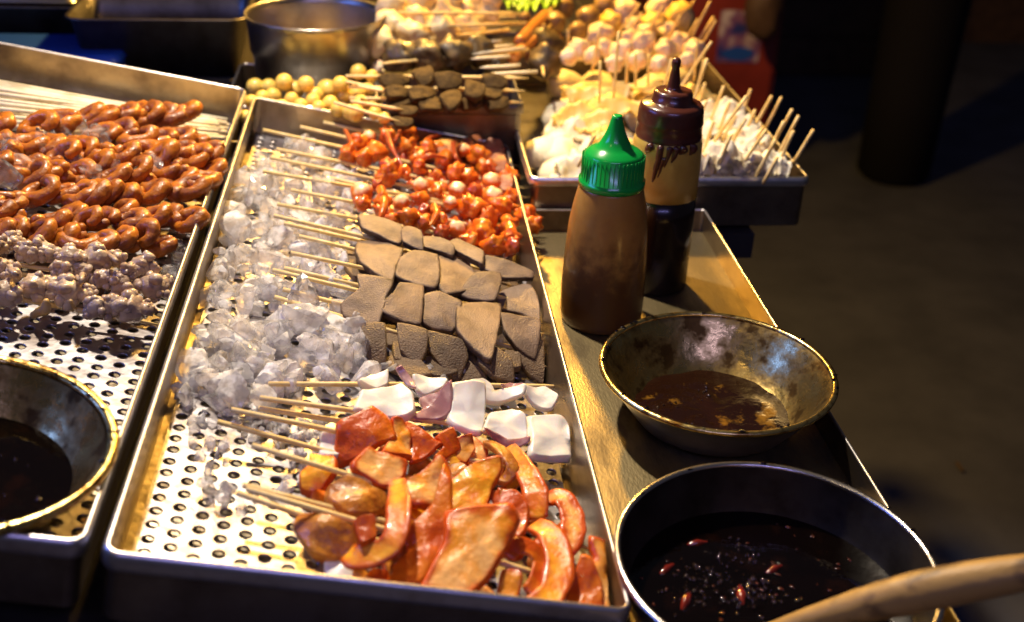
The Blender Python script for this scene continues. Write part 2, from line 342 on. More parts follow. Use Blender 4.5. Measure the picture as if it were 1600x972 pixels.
def strip(path, hw, t, n=26, nrm=None, seg=12):
    pts = np.array([P(x, y, h) for x, y, h in path]); p = catmull(pts, n, False); m = len(p)
    T_ = np.gradient(p, axis=0); T_ /= np.linalg.norm(T_, axis=1)[:, None]
    nr = NN if nrm is None else nz(nrm)
    hws = np.interp(np.linspace(0, 1, m), np.linspace(0, 1, len(hw)), hw) if not np.isscalar(hw) else np.full(m, float(hw))
    V, F, Rm = [], [], []; off = rng.uniform(-50, 50, 3)
    for i in range(m):
        b = np.cross(T_[i], nr); b /= np.linalg.norm(b); a = np.cross(b, T_[i])
        w = px(p[i], hws[i] * 1.35); e = 1.0 if 0 < i < m - 1 else 0.6
        for k in range(seg):
            th = 2 * math.pi * k / seg; cs, sn = math.cos(th), math.sin(th)
            x = math.copysign(abs(cs) ** .6, cs) * w * e; y = math.copysign(abs(sn) ** .6, sn) * t * .36 * e + .25 * w * (x / max(w, 1e-6)) ** 2
            V.append(p[i] + b * x * (1 + .12 * fbm(p[i] * 90 + off, 1)) + a * (y + .0008 * fbm((p[i] + b * x) * 90 + off, 1)))
            Rm.append(abs(cs) + .18 if sn > -.3 else 1.1)
    for i in range(m - 1):
        for k in range(seg): F.append([i * seg + k, i * seg + (k + 1) % seg, (i + 1) * seg + (k + 1) % seg, (i + 1) * seg + k])
    F.append(list(range(seg))[::-1]); F.append([(m - 1) * seg + k for k in range(seg)])
    return keep_in(V), F, np.array(Rm)
STICK = 0.0021
def stick_geo(a, b, r=STICK, point=True):
    a, b = np.array(a), np.array(b); L = np.linalg.norm(b - a); mid = (a + b) / 2 + np.array([0, 0, rng.uniform(-.0008, .0008)])
    q = [a, a + (mid - a) * .5, mid, mid + (b - mid) * .5, b - (b - a) / L * min(.022, L * .2), b]
    return tube(q, [r * .98, r, r, r, r, r * (.25 if point else .98)], 9, cap=False)

# ------------------------------------------------------------------ the place: ground, counter, far things
FLOOR = -0.8
V, F = [], []
nx, ny = 40, 40
gx = np.concatenate([np.linspace(-30, 0, 8)[:-1], np.linspace(0, 4, 25), np.linspace(4, 30, 8)[1:]]); gy = np.concatenate([np.linspace(-10, 1, 6)[:-1], np.linspace(1, 6, 25), np.linspace(6, 40, 8)[1:]])
for y in gy:
    for x in gx: V.append((x, y, FLOOR + 0.006 * fbm((x, y, 0), 1.3)))
for j in range(len(gy) - 1):
    for i in range(len(gx) - 1): F.append([j * len(gx) + i, j * len(gx) + i + 1, (j + 1) * len(gx) + i + 1, (j + 1) * len(gx) + i])
g = mesh('ground', V, F, M['floor']); g['kind'] = 'structure'
w = mesh('far_wall', *box(-12, 12, 7.6, 7.8, FLOOR - .05, 3.5), M['wall'], smooth=False); w['kind'] = 'structure'
t = thing('stall_counter', 'dark stall counter carrying all the food trays and pans', 'counter', (0, 1.2, FLOOR))
mesh('counter_top', *join([box(-1.3, .36, .1, 1.238, -.036, -.004), box(-1.3, .44, 1.2381, 2.6, -.036, -.004)])[:2], M['counter'], t, False)
mesh('counter_body', *join([box(-1.25, .32, .16, 1.238, FLOOR, -.0361), box(-1.25, .41, 1.2381, 2.55, FLOOR, -.0361)])[:2], M['counter'], t, False)

# ------------------------------------------------------------------ trays
def rrect(hx, hy, r, n=5):
    out = []
    for cx, cy, a0 in ((hx - r, hy - r, 0), (-hx + r, hy - r, 90), (-hx + r, -hy + r, 180), (hx - r, -hy + r, 270)):
        for k in range(n + 1):
            a = rad(a0 + 90 * k / n); out.append((cx + r * math.cos(a), cy + r * math.sin(a)))
    return out
def loft(cu, cv, hx, hy, r, prof, fr, closed=True):
    V, F = [], []; m = 0
    for o, w in prof:
        q = rrect(hx + o, hy + o, max(r + o, .0015)); m = len(q); V += [fr(cu + x, cv + y, w) for x, y in q]
    n = len(prof)
    for i in range(n if closed else n - 1):
        j = (i + 1) % n
        for k in range(m): F.append([i * m + k, i * m + (k + 1) % m, j * m + (k + 1) % m, j * m + k])
    return V, F
def tray(name_label, cat, u0, u1, v0, v1, d, fr, m='steel', r=.007, slope=.0, lip=.012, bead=.0042, basem='base', floor_at=None, flat_rim=False):
    cu, cv, hx, hy = (u0 + u1) / 2, (v0 + v1) / 2, (u1 - u0) / 2 - bead, (v1 - v0) / 2 - bead
    t = thing('food_tray', name_label, cat, fr(cu, cv, -d))
    mesh('wall', *loft(cu, cv, hx, hy, r, [(-slope, -d), (0, -.0006), (.0011, -.0006), (.0011 - slope, -d)], fr), M['wallsteel' if m == 'steel' else m], t, False)
    mesh('rim', *loft(cu, cv, hx, hy, r, [(-.0002, -.0004), (.0001, .0009), (.0012, .0016), (bead * .5, .0014), (bead * .8, .0004), (bead, -.002), (bead * 1.12, -lip * .4), (bead * 1.15, -lip * .65), (bead * 1.08, -lip * .88), (bead * .9, -lip), (bead * .7, -lip * .9), (bead * .8, -lip * .5), (bead * .55, -.0016), (.0014, -.0012)], fr), M['rimsteel' if m == 'steel' else m], t, True)
    q = rrect(hx - slope, hy - slope, max(r - slope, .002)); zz = -d if floor_at is None else floor_at
    mesh('base', [fr(cu + x, cv + y, zz) for x, y in q] + [fr(cu + x, cv + y, zz - .001) for x, y in q], [list(range(len(q))), list(range(len(q), 2 * len(q)))[::-1]] + [[k, (k + 1) % len(q), len(q) + (k + 1) % len(q), len(q) + k][::-1] for k in range(len(q))], M[basem], t, False)
    return t
def perforated(t, u0, u1, v0, v1, fr):
    pu, pv = .01535, .01435
    V, F = [], []; K = 16
    nu, nv = int(round((u1 - u0) / pu)), int(round((v1 - v0) / pv)); pu, pv = (u1 - u0) / nu, (v1 - v0) / nv
    for i in range(nu):
        oy = (0.5 if i % 2 else 0) * pv
        rows = [(v0 + oy + j * pv, v0 + oy + (j + 1) * pv) for j in range(nv - (i % 2))]
        if i % 2: rows_extra = [(v0, v0 + oy), (v1 - oy, v1)]
        else: rows_extra = []
        a0, a1 = u0 + i * pu, u0 + (i + 1) * pu
        for b0, b1 in rows_extra:
            k0 = len(V); V += [fr(a0, b0, SHEET), fr(a1, b0, SHEET), fr(a1, b1, SHEET), fr(a0, b1, SHEET)]; F.append([k0, k0 + 1, k0 + 2, k0 + 3])
        for b0, b1 in rows:
            cu, cv = (a0 + a1) / 2 + rng.normal() * .00025, (b0 + b1) / 2 + rng.normal() * .00045
            k0 = len(V)
            for k in range(K):
                th = 2 * math.pi * k / K; c, s = math.cos(th), math.sin(th); f = 1 / max(abs(c), abs(s))
                V.append(fr((a0 + a1) / 2 + c * f * pu / 2, (b0 + b1) / 2 + s * f * pv / 2, SHEET))
            for rr, w in ((.0049, .0), (.0044, .00035), (.0040, -.0002), (.0039, -.0016)):
                for k in range(K):
                    th = 2 * math.pi * k / K; V.append(fr(cu + rr * math.cos(th), cv + rr * math.sin(th), SHEET + w))
            for q in range(4):
                for k in range(K): F.append([k0 + q * K + k, k0 + q * K + (k + 1) % K, k0 + (q + 1) * K + (k + 1) % K, k0 + (q + 1) * K + k])
    return mesh('perforated_sheet', V, F, M['sheet'], t, False)
FT = lambda u, v, w: T(u, v, w)
FL = lambda x, y, z: np.array([x, y, z])
MID = tray('steel ice tray in the middle with a perforated sheet, skewers lying on ice', 'tray', 0, .329, 0, .867, .052, FT)
perforated(MID, .0105, .3205, .0075, .8600, FT)
LEFT = tray('steel tray at the left with a perforated sheet under orange rings and a sauce bowl', 'tray', -.338, -.009, .006, .890, .052, FT)
perforated(LEFT, -.3295, -.0175, .0135, .8830, FT)
tray('shallow flat steel tray holding the two bottles and two sauce pans', 'tray', .150, .3755, .30, 1.243, .0265, lambda x, y, z: np.array([x, y, z + .0275]), r=.004, lip=.006, bead=.0032, basem='worn')
tray('deep steel tray under the white skewers behind the brown bottle', 'tray', .160, .503, 1.247, 1.83, .062, lambda x, y, z: np.array([x, y, z + .065]), m='steel', basem='darksteel', lip=.010)
FB = lambda x, y, z: np.array([x, y, z + .10])
tray('small dark steel tray full of brown tongue slices behind the octopus skewers', 'tray', -.014, .170, 1.412, 1.545, .075, FB, m='darksteel', basem='darksteel')
tray('steel bin heaped with yellow fish balls beyond the middle tray', 'tray', -.215, -.018, 1.425, 1.62, .07, lambda x, y, z: np.array([x, y, z + .092]), m='steel', basem='darksteel')
tray('rear steel tray with pale dumplings and dark meatballs behind the tongue slices', 'tray', -.05, .150, 1.552, 1.80, .06, lambda x, y, z: np.array([x, y, z + .085]), m='darksteel', basem='darksteel')
tray('rear steel tray with sausages, brown meatballs and lettuce', 'tray', .152, .34, 1.84, 2.2, .06, lambda x, y, z: np.array([x, y, z + .085]), m='darksteel', basem='darksteel')
for u, lab in ((.012, 'steel bar propping up the raised side of the middle tray'), (-.326, 'steel bar propping up the raised side of the left tray')):
    top = T(u, .1, -.0535)
    tag(mesh('support_bar', *box(top[0] - .004, top[0] + .012, .56, 1.40, -.004, top[2] - .004), M['darksteel'], None, False), lab, 'bar')

# ------------------------------------------------------------------ pans, pots and bottles
def dirt(V, amp, s):
    V = np.array(V)
    return V
def pan(label, c, r, h, ax, prof_in, rimw, sauce_r, sauce_z, inner='panin', rim='panrim', sauce='thin', outer='steel', name='sauce_pan', cat='pan', seg=72):
    t = thing(name, label, cat, c)
    po = [(prof_in[0][0] + .001, .0)] + [(a + .0016, b - .0008) for a, b in prof_in[1:]]
    mesh('body', *lathe(c, [(0.0005, 0.0)] + po, seg, ax, top=False), M[outer], t)
    mesh('inside', *lathe(c, [(0.0005, prof_in[0][1])] + prof_in, seg, ax, top=False), M[inner], t)
    mesh('rim', *lathe(c, [(r + rimw * .5 * (1 + math.cos(a)) - .0004, h + rimw * .42 * math.sin(a)) for a in np.linspace(0, 2 * math.pi, 10)[:-1]], seg, ax, True), M[rim], t)
    V, F = [], []
    K = 56; rr = np.linspace(0, 1, 16)
    V.append(np.array(c) + ax[2] * sauce_z)
    for q in rr[1:]:
        for k in range(K):
            th = 2 * math.pi * k / K; x, y = q * sauce_r * math.cos(th), q * sauce_r * math.sin(th)
            if sauce == 'thin': wob = .0016 * fbm((x * 60, y * 60, c[0] * 9), 1, 3) * (1 if q < .99 else .3); e = 1 + (.10 * fbm((math.cos(th) * 2, math.sin(th) * 2, c[1] * 7), 1)) * q
            else: wob = .0005 * fbm((x * 50, y * 50, 3), 1, 2) * (q < .95); e = 1
            V.append(np.array(c) + ax[0] * x * e + ax[1] * y * e + ax[2] * (sauce_z + wob))
    for k in range(K): F.append([0, 1 + k, 1 + (k + 1) % K])
    for i in range(14):
        for k in range(K): F.append([1 + i * K + k, 1 + (i + 1) * K + k, 1 + (i + 1) * K + (k + 1) % K, 1 + i * K + (k + 1) % K])
    mesh('sauce', V, F, M[sauce], t)
    return t
LV = (np.array([1, 0, 0.]), np.array([0, 1., 0]), np.array([0, 0, 1.]))
TA = (UU, VV, NN)
c1 = np.array([.281, .834, .0025])
PAN1 = pan('stained shallow pan with a little brown sauce in front of the green-capped bottle', c1, .0985, .0485, LV,
    [(.062, .002), (.068, .0045), (.078, .018), (.088, .032), (.094, .043), (.0985, .048)], .006, .069, .0055)
c2 = np.array([*Q(1212, 873, .058)[:2], .0025])
PAN2 = pan('large steel pot of dark sauce with chillies and a wooden ladle resting on it', c2, .1045, .056, LV,
    [(.082, .002), (.090, .006), (.098, .025), (.1025, .045), (.1045, .0555)], .0052, .097, .020, inner='potin', rim='potrim', sauce='sauce', name='sauce_pot', cat='pot')
cl = T(-.108, .087, SHEET + .001)
PANL = pan('burnt sauce bowl at the lower left on the perforated sheet', cl, .0925, .049, TA,
    [(.055, .002), (.062, .005), (.076, .022), (.087, .040), (.0915, .0485)], .0080, .0745, .018, sauce='sauce', name='sauce_bowl', cat='bowl')
# burnt drips on the pan rims, bubbles and chillies in the sauce
for pn, c, ax, r, h, n in ((PAN1, c1, LV, .1012, .0508, 22), (PAN2, c2, LV, .1068, .0582, 12), (PANL, cl, TA, .0955, .0515, 34)):
    parts = []
    for k in range(n):
        th = rng.uniform(0, 6.28); rr = r + rng.uniform(-.0025, .0015)
        parts.append(blob(c + ax[0] * rr * math.cos(th) + ax[1] * rr * math.sin(th) + ax[2] * (h + .0004), np.array([rng.uniform(.001, .0032), rng.uniform(.001, .0025), .0008]), 1, .3))
    v, f, _ = join(parts); o = mesh('burnt_drips', v, f, M['sauce'], pn); o['kind'] = 'stuff'
for pn, c, ax, r, z, n, box_ in ((PAN1, c1, LV, .062, .0062, 60, None), (PAN2, c2, LV, .09, .0203, 300, None), (PANL, cl, TA, .066, .0183, 14, None)):
    parts = []
    cent = [(rng.uniform(-.7, .7), rng.uniform(-.75, .5)) for _ in range(7)]
    for k in range(n):
        q = cent[k % 7]; x, y = r * (q[0] + rng.normal() * .13), r * (q[1] + rng.normal() * .10)
        if math.hypot(x, y) > r: continue
        parts.append(blob(c + ax[0] * x + ax[1] * y + ax[2] * z, rng.uniform(.0006, .0016) * rng.choice([.6, 1, 1.4]), 1, .05))
    v, f, _ = join(parts); o = mesh('bubbles', v, f, M['bubble'], pn); o['kind'] = 'stuff'
for i, (x, y, L, a) in enumerate(((1158, 930, .010, 80), (1090, 850, .008, 10), (1072, 940, .010, 60), (1042, 890, .008, 40), (1210, 890, .008, 30))):
    p = Q(x, y, c2[2] + .0190); d = np.array([math.cos(rad(a)), math.sin(rad(a)), 0]) * L
    tag(mesh('chilli_piece', *tube([p - d, p + np.array([0, 0, .0008]), p + d], [.0014, .0032, .001], 8, n=8, rough=.3), M['chilli']),
        'red chilli piece in the dark sauce, %s' % ['right beside the ladle, lowest', 'uppermost of the five', 'lower left, nearest the tray', 'far left of the sauce', 'right of the other four'][i], 'chilli', 'chilli pieces in the dark sauce')
parts = []
for k in range(70):
    th, q = rng.uniform(0, 6.28), .088 * math.sqrt(rng.random()); parts.append(blob(c2 + [q * math.cos(th), q * math.sin(th), .0196], np.array([rng.uniform(.0012, .004), rng.uniform(.001, .003), .0011]), 1, .4, axes=rot_rand() * [1, 1, .4]))
v, f, _ = join(parts); o = mesh('spice_flakes', v, f, M['flake'], PAN2); o['kind'] = 'stuff'
# ladle
pA, pB = Q(1195, 992, .034), Q(1620, 892, .125)
a = np.linspace(0, 1, 14); path = [pA + (pB - pA) * t_ + np.array([0, 0, .006 * math.sin(t_ * 3.1)]) for t_ in a]
lad = thing('ladle', 'wooden ladle handle leaning over the right edge of the large sauce pot', 'ladle', pA)
mesh('handle', *tube(path, [.0062, .0082, .0102, .0120, .0126, .0118, .010], 16, n=40, rough=.035), M['wood'], lad)
mesh('ferrule', *tube([pA - (pB - pA) * .055, pA + (pB - pA) * .012], .0074, 16, n=4), M['steel'], lad)
pC = Q(1175, 1005, .010)
mesh('scoop', *blob(pC, np.array([.03, .03, .009]), 3, .05), M['steel'], lad)

def zfor(X, Y, py):                           # height on the vertical line (X, Y) seen at photo row py
    lo, hi = -.2, 1.0
    for _ in range(50):
        m_ = (lo + hi) / 2; c = R.T @ (np.array([X, Y, m_]) - EYE)
        if CY + FPX * c[1] / c[2] > py: lo = m_
        else: hi = m_
    return lo
def rows(X, Y, rr):                           # photo rows and widths of an upright round thing to a lathe profile
    out = []
    for py, wpx in rr:
        z = zfor(X, Y, py); out.append((px((X, Y, z), wpx / 2), z))
    return out
gX, gY = Q(938, 494, .002)[:2]
t = thing('sauce_bottle', 'squeeze bottle of orange-brown sauce with a bright green pointed cap', 'bottle', (gX, gY, .002))
zz = zfor(gX, gY, 285)
prof = rows(gX, gY, [(493, 122), (486, 128), (440, 130), (400, 129), (350, 124), (318, 114), (300, 106), (285, 99)])
prof[0] = (prof[0][0], .002)
k = 4
pc = np.array(prof); zq = np.concatenate([[.002], np.linspace(.003, prof[-1][1], 30)]); rq = np.interp(zq, pc[:, 1], pc[:, 0])
rq[1:-1] = (rq[:-2] + 2 * rq[1:-1] + rq[2:]) / 4; rq[0] = prof[0][0]
v, f = lathe((gX, gY, 0), list(zip(rq, zq)), 48)
mesh('body', v, f, M['bottle1'], t, True, 1.05 - .9 * np.clip((v[:, 2] - .03) / (prof[-1][1] - .06), 0, 1))
capr = rows(gX, gY, [(288, 104), (279, 105), (277, 98), (240, 94), (236, 86), (230, 66)])
mesh('cap', *lathe((gX, gY, 0), capr + rows(gX, gY, [(226, 52), (216, 40), (205, 30), (193, 22), (184, 17), (180, 15), (180, 8)]), 64), M['green'], t)
ribs = []
zlo, zhi = zfor(gX, gY, 276), zfor(gX, gY, 241); rr = px((gX, gY, zlo), 48.6)
for k in range(44):
    th = 2 * math.pi * k / 44; p = np.array([gX + rr * math.cos(th), gY + rr * math.sin(th), 0])
    ribs.append(tube([p + [0, 0, zlo], p + [0, 0, zhi]], 0.00055, 5, n=2))
v, f, _ = join(ribs); o = mesh('cap_ribs', v, f, M['green'], t)
bX, bY = Q(1020, 440, .002)[:2]
t = thing('sauce_bottle', 'taller cylindrical squeeze bottle with a brown screw cap and dark sauce inside', 'bottle', (bX, bY, .002))
pr = rows(bX, bY, [(445, 98), (438, 102), (380, 104), (330, 106), (300, 107)]); pr[0] = (pr[0][0], .002)
mesh('lower_body', *lathe((bX, bY, 0), pr, 48), M['bottle2dark'], t)
mesh('upper_body', *lathe((bX, bY, 0), [pr[-1]] + rows(bX, bY, [(270, 108), (240, 109), (220, 108), (208, 102), (204, 94)]), 48), M['bottle2'], t)
mesh('cap', *lathe((bX, bY, 0), rows(bX, bY, [(216, 96), (213, 103), (207, 105), (205, 103), (190, 103), (188, 105), (184, 103), (170, 102), (163, 98), (160, 92), (158, 68), (157, 64), (145, 62), (141, 58), (140, 50), (141, 30), (139, 22), (134, 20), (118, 16), (106, 12), (103, 14), (97, 15), (92, 12), (90, 6)]), 56), M['browncap'], t)
sm = []
for dx, py0, py1, wd in ((-22, 214, 268, 7), (-16, 230, 262, 5), (2, 214, 236, 6), (-8, 214, 244, 5), (-36, 214, 226, 8), (30, 214, 224, 9), (14, 214, 222, 8)):
    zt, zb = zfor(bX, bY, py0), zfor(bX, bY, py1); rr = px((bX, bY, zt), 53.6)
    X_ = px((bX, bY, zt), dx); th = math.asin(max(-1, min(1, X_ / rr))); q = []
    for s_ in np.linspace(0, 1, 6): q.append((bX + rr * math.sin(th - s_ * .14), bY - rr * math.cos(th - s_ * .14), zt + (zb - zt) * s_))
    sm.append(tube(q, [px((bX, bY, zt), wd), px((bX, bY, zt), wd * .8), px((bX, bY, zt), wd * .4)], 7, n=8, rough=.4))
v, f, _ = join(sm); v = v - (v - np.array([bX, bY, 0])) * [.022, .022, 0]
mesh('sauce_smears', v, f, M['browncap'], t)
# rear vessels
c = np.array([*Q(493, 22, .165)[:2], .055])
POT = thing('steel_pot', 'round polished steel pot standing empty behind the fish balls', 'pot', c)
r0 = px(c, 105)
mesh('body', *lathe(c, [(.0005, 0), (r0 * .78, 0), (r0 * .86, .006), (r0 * .93, .06), (r0 * .955, .062), (r0 * .985, .105), (r0 * 1.0, .11), (r0 * 1.012, .111), (r0 * 1.012, .113), (r0 * .985, .112), (r0 * .965, .104), (r0 * .91, .06), (r0 * .84, .008), (.0005, .004)], 64), M['steel'], POT)
tag(mesh('pot_stand', *box(-.30, .03, 1.66, 2.05, -.003, .055), M['counter'], None, False), 'low dark riser under the round pot and the rectangular pan', 'riser')
FRP = np.array([Q(96, 34, .145), Q(375, 23, .145), Q(384, 0, .145), Q(127, 12, .145)])
t = thing('deep_pan', 'long rectangular deep steel pan with sloping sides behind the left tray', 'pan', (FRP.mean(0) * [1, 1, 0] + [0, 0, .056]))
cc = FRP.mean(0); hx, hy = (np.linalg.norm(FRP[1] - FRP[0])) / 2, .075
cc[1] = FRP[0][1] * .5 + FRP[1][1] * .5 + hy
fr = lambda x, y, z: np.array([x * math.cos(.03) - y * math.sin(.03), x * math.sin(.03) + y * math.cos(.03), z]) + np.array([cc[0], cc[1], .145])
mesh('wall', *loft(0, 0, hx, hy, .022, [(-.016, -.088), (-.002, -.004), (.004, .0), (.007, -.001), (.007, -.003), (.003, -.003), (-.0008, -.006), (-.0145, -.088)], fr), M['darksteel'], t)
q = rrect(hx - .015, hy - .015, .01); mesh('base', [fr(x, y, -.0875) for x, y in q], [list(range(len(q)))], M['darksteel'], t)
tag(mesh('pan_stand', *box(-.75, -.301, 1.62, 2.05, -.003, .055), M['counter'], None, False), 'low dark riser under the rectangular pan at the far left', 'riser')
bp_ = Q(20, 66, .10)
t = thing('blue_lit_edge', 'box coloured blue for a blue-lit table edge at the far left beyond the trays', 'box', (bp_[0], bp_[1], -.003))
mesh('body', *loft(bp_[0], bp_[1], .16, .06, .012, [(-.01, -.003), (0, .088), (-.004, .088), (-.013, .0)], FL), M['blue'], t)  # blue light on a table edge, put into the box colour
mesh('lid', *join([(np.array([(bp_[0] + x, bp_[1] + y, .0895 + (.008 if s_ else 0)) for s_ in (0, 1) for x, y in rrect(.163 - s_ * .006, .063 - s_ * .006, .014)]), [list(range(24, 48))] + [[k, (k + 1) % 24, 24 + (k + 1) % 24, 24 + k] for k in range(24)])])[:2], M['blue'], t)
b2 = Q(70, 12, .13)
t = thing('steel_box', 'dark steel box catching blue light at the top left corner', 'box', (b2[0] - .12, b2[1] + .1, -.003))
mesh('body', *loft(b2[0] - .13, b2[1] + .1, .19, .10, .012, [(-.01, -.003), (0, .13), (.004, .132), (.004, .129), (.001, .127), (-.009, -.003)], FL), M['darksteel'], t)
mesh('lid', *join([(np.array([(b2[0] - .13 + x, b2[1] + .1 + y, .1335 + (.01 if s_ else 0)) for s_ in (0, 1) for x, y in rrect(.17 - s_ * .006, .085 - s_ * .006, .014)]), [list(range(24, 48))] + [[k, (k + 1) % 24, 24 + (k + 1) % 24, 24 + k] for k in range(24)])])[:2], M['steel'], t)

# ------------------------------------------------------------------ background street
cb = QY(1160, 60, 3.4)
t = thing('red_cabinet', 'red cabinet standing in the dark behind the white skewers', 'cabinet', (cb[0], 3.6, FLOOR))
xl, xr = QY(1040, 60, 3.4)[0], QY(1212, 100, 3.4)[0]
mesh('body', *box(xl, xr, 3.4, 3.9, FLOOR, .35), M['red'], t, False)
mesh('door', *box(xl + .02, xr - .015, 3.385, 3.3995, FLOOR + .06, .33), M['red'], t, False)
m = bpy.data.materials.new('printed_poster'); m.use_nodes = True; Nn, Ll = m.node_tree.nodes, m.node_tree.links; b = Nn['Principled BSDF']; b.inputs['Roughness'].default_value = .4
tc = Nn.new('ShaderNodeTexCoord'); n1 = Nn.new('ShaderNodeTexNoise'); n1.inputs['Scale'].default_value = 14; Ll.new(tc.outputs['Object'], n1.inputs['Vector'])
cr = Nn.new('ShaderNodeValToRGB'); cr.color_ramp.elements[0].position = .38; cr.color_ramp.elements[0].color = (.02, .03, .22, 1); cr.color_ramp.elements[1].position = .62; cr.color_ramp.elements[1].color = (.42, .40, .52, 1)
e_ = cr.color_ramp.elements.new(.5); e_.color = (.16, .07, .20, 1)
Ll.new(n1.outputs[0], cr.inputs[0]); Ll.new(cr.outputs[0], b.inputs['Base Color'])
p0, p1 = QY(1128, 16, 3.38), QY(1184, 98, 3.38)
pt = thing('poster', 'blue and white food poster stuck on the red cabinet', 'poster', ((p0[0] + p1[0]) / 2, 3.38, p1[2]))
mesh('sheet', *box(p0[0], p1[0], 3.380, 3.3815, p1[2], p0[2]), m, pt, False)
q = [((p0[0] + p1[0]) / 2 + .05 * math.cos(a_), 3.3785, p1[2] + .028 + .022 * math.sin(a_)) for a_ in np.linspace(0, 2 * math.pi, 25)[:-1]]
mesh('printed_bowl', q + [(x, y + .001, z) for x, y, z in q], [list(range(24))], M['blue'], pt, False)
hk = QY(1212, 20, 3.2)
tag(mesh('hanging_bag', *blob((hk[0] - .02, 3.25, hk[2] + .01), np.array([.055, .04, .11]), 3, .2), M['brownwood']), 'dark brown bag hanging beside the poster', 'bag')
bc = Q(1425, 305, FLOOR)
t = thing('bin', 'dark round bin standing on the pavement at the right', 'bin', (bc[0], bc[1] + .17, FLOOR))
mesh('body', *lathe((bc[0], bc[1] + .17, FLOOR), [(.10, 0), (.118, .02), (.122, .3), (.128, .62), (.132, .64), (.125, .66)], 40), M['dark'], t)
mesh('lid', *lathe((bc[0], bc[1] + .17, FLOOR), [(.134, .6605), (.134, .69), (.11, .74), (.03, .76)], 40), M['dark'], t)
cx_ = QY(1300, 40, 4.6)
t = thing('wooden_crate', 'dark wooden crate against the back in the gloom', 'crate', (cx_[0], 4.7, FLOOR))
for k in range(5):
    mesh('plank', *box(cx_[0] - .28, cx_[0] + .28, 4.6, 4.615, FLOOR + .02 + k * .16, FLOOR + .16 + k * .16), M['brownwood'], t, False)
mesh('frame', *box(cx_[0] - .27, cx_[0] + .27, 4.6151, 5.0, FLOOR, FLOOR + .83), M['brownwood'], t, False)
x2 = QY(1560, 60, 5.2)
t = thing('door', 'dim brown wooden door at the far right', 'door', (x2[0], 5.2, FLOOR))
mesh('panel', *box(x2[0] - .35, x2[0] + .55, 5.2, 5.24, FLOOR, 1.2), M['brownwood'], t, False)
mesh('frame', *join([box(x2[0] - .42, x2[0] - .351, 5.18, 5.26, FLOOR, 1.25), box(x2[0] + .551, x2[0] + .62, 5.18, 5.26, FLOOR, 1.25)])[:2], M['dark'], t, False)
p = Q(1494, 727, FLOOR); q = Q(1504, 740, FLOOR)
tag(mesh('dropped_skewer', *tube([p + [0, 0, .006], q + [0, 0, .006]], .0035, 6, n=3), M['brownwood']), 'stray bamboo stick lying on the dark pavement', 'stick')  # bamboo dimmed by a dark wood colour in place of shade

# ------------------------------------------------------------------ skewers: helper
ORD = ['first', 'second', 'third', 'fourth', 'fifth', 'sixth', 'seventh', 'eighth', 'ninth', 'tenth', 'eleventh', 'twelfth']
def skewer(a, b, label, group, pieces, r=STICK, name='skewer', cat='skewer', m='bamboo'):
    t = thing(name, label, cat, np.minimum(a, b) * 0 + a, group)
    mesh('stick', *stick_geo(a, b, r), M[m], t)
    for nm, geo, mt in pieces: mesh(nm, geo[0], geo[1], M[mt], t, True, geo[2] if len(geo) > 2 else None)
    return t
def lump(x, y, h, rpx, amp=.22, n=3, el=1.0, **k):
    p = P(x, y, h); r = px(p, rpx); return blob(p, np.array([r * el, r, r * .9]), n, amp, 1.7, rot_rand() if el != 1 else None, **k)
def halfball(x, y, h, rpx, side=0):           # octopus head cut open: pale face ringed with red skin, facing up and to the viewer
    p = P(x, y, h); r = px(p, rpx); V, F = blob(p, r, 3, .2, 1.6)
    d = nz(tiltn(25, side)); k = ((V - p) @ d) / r
    return V, F, np.clip(1.12 - k, 0, 1.2)
def tentacle(pts, r0):
    q = [P(*a) for a in pts]; r = px(q[0], r0); path = catmull(q, 22, False)
    parts = [tube(path, [r, r * .8, r * .35], 9, rough=.15)]
    for i in range(2, 20, 2):
        w = r * (1 - .03 * i); parts.append(blob(path[i] + NN * w * .7 - VV * w * .5, w * .38, 1, .1))
    return join(parts)

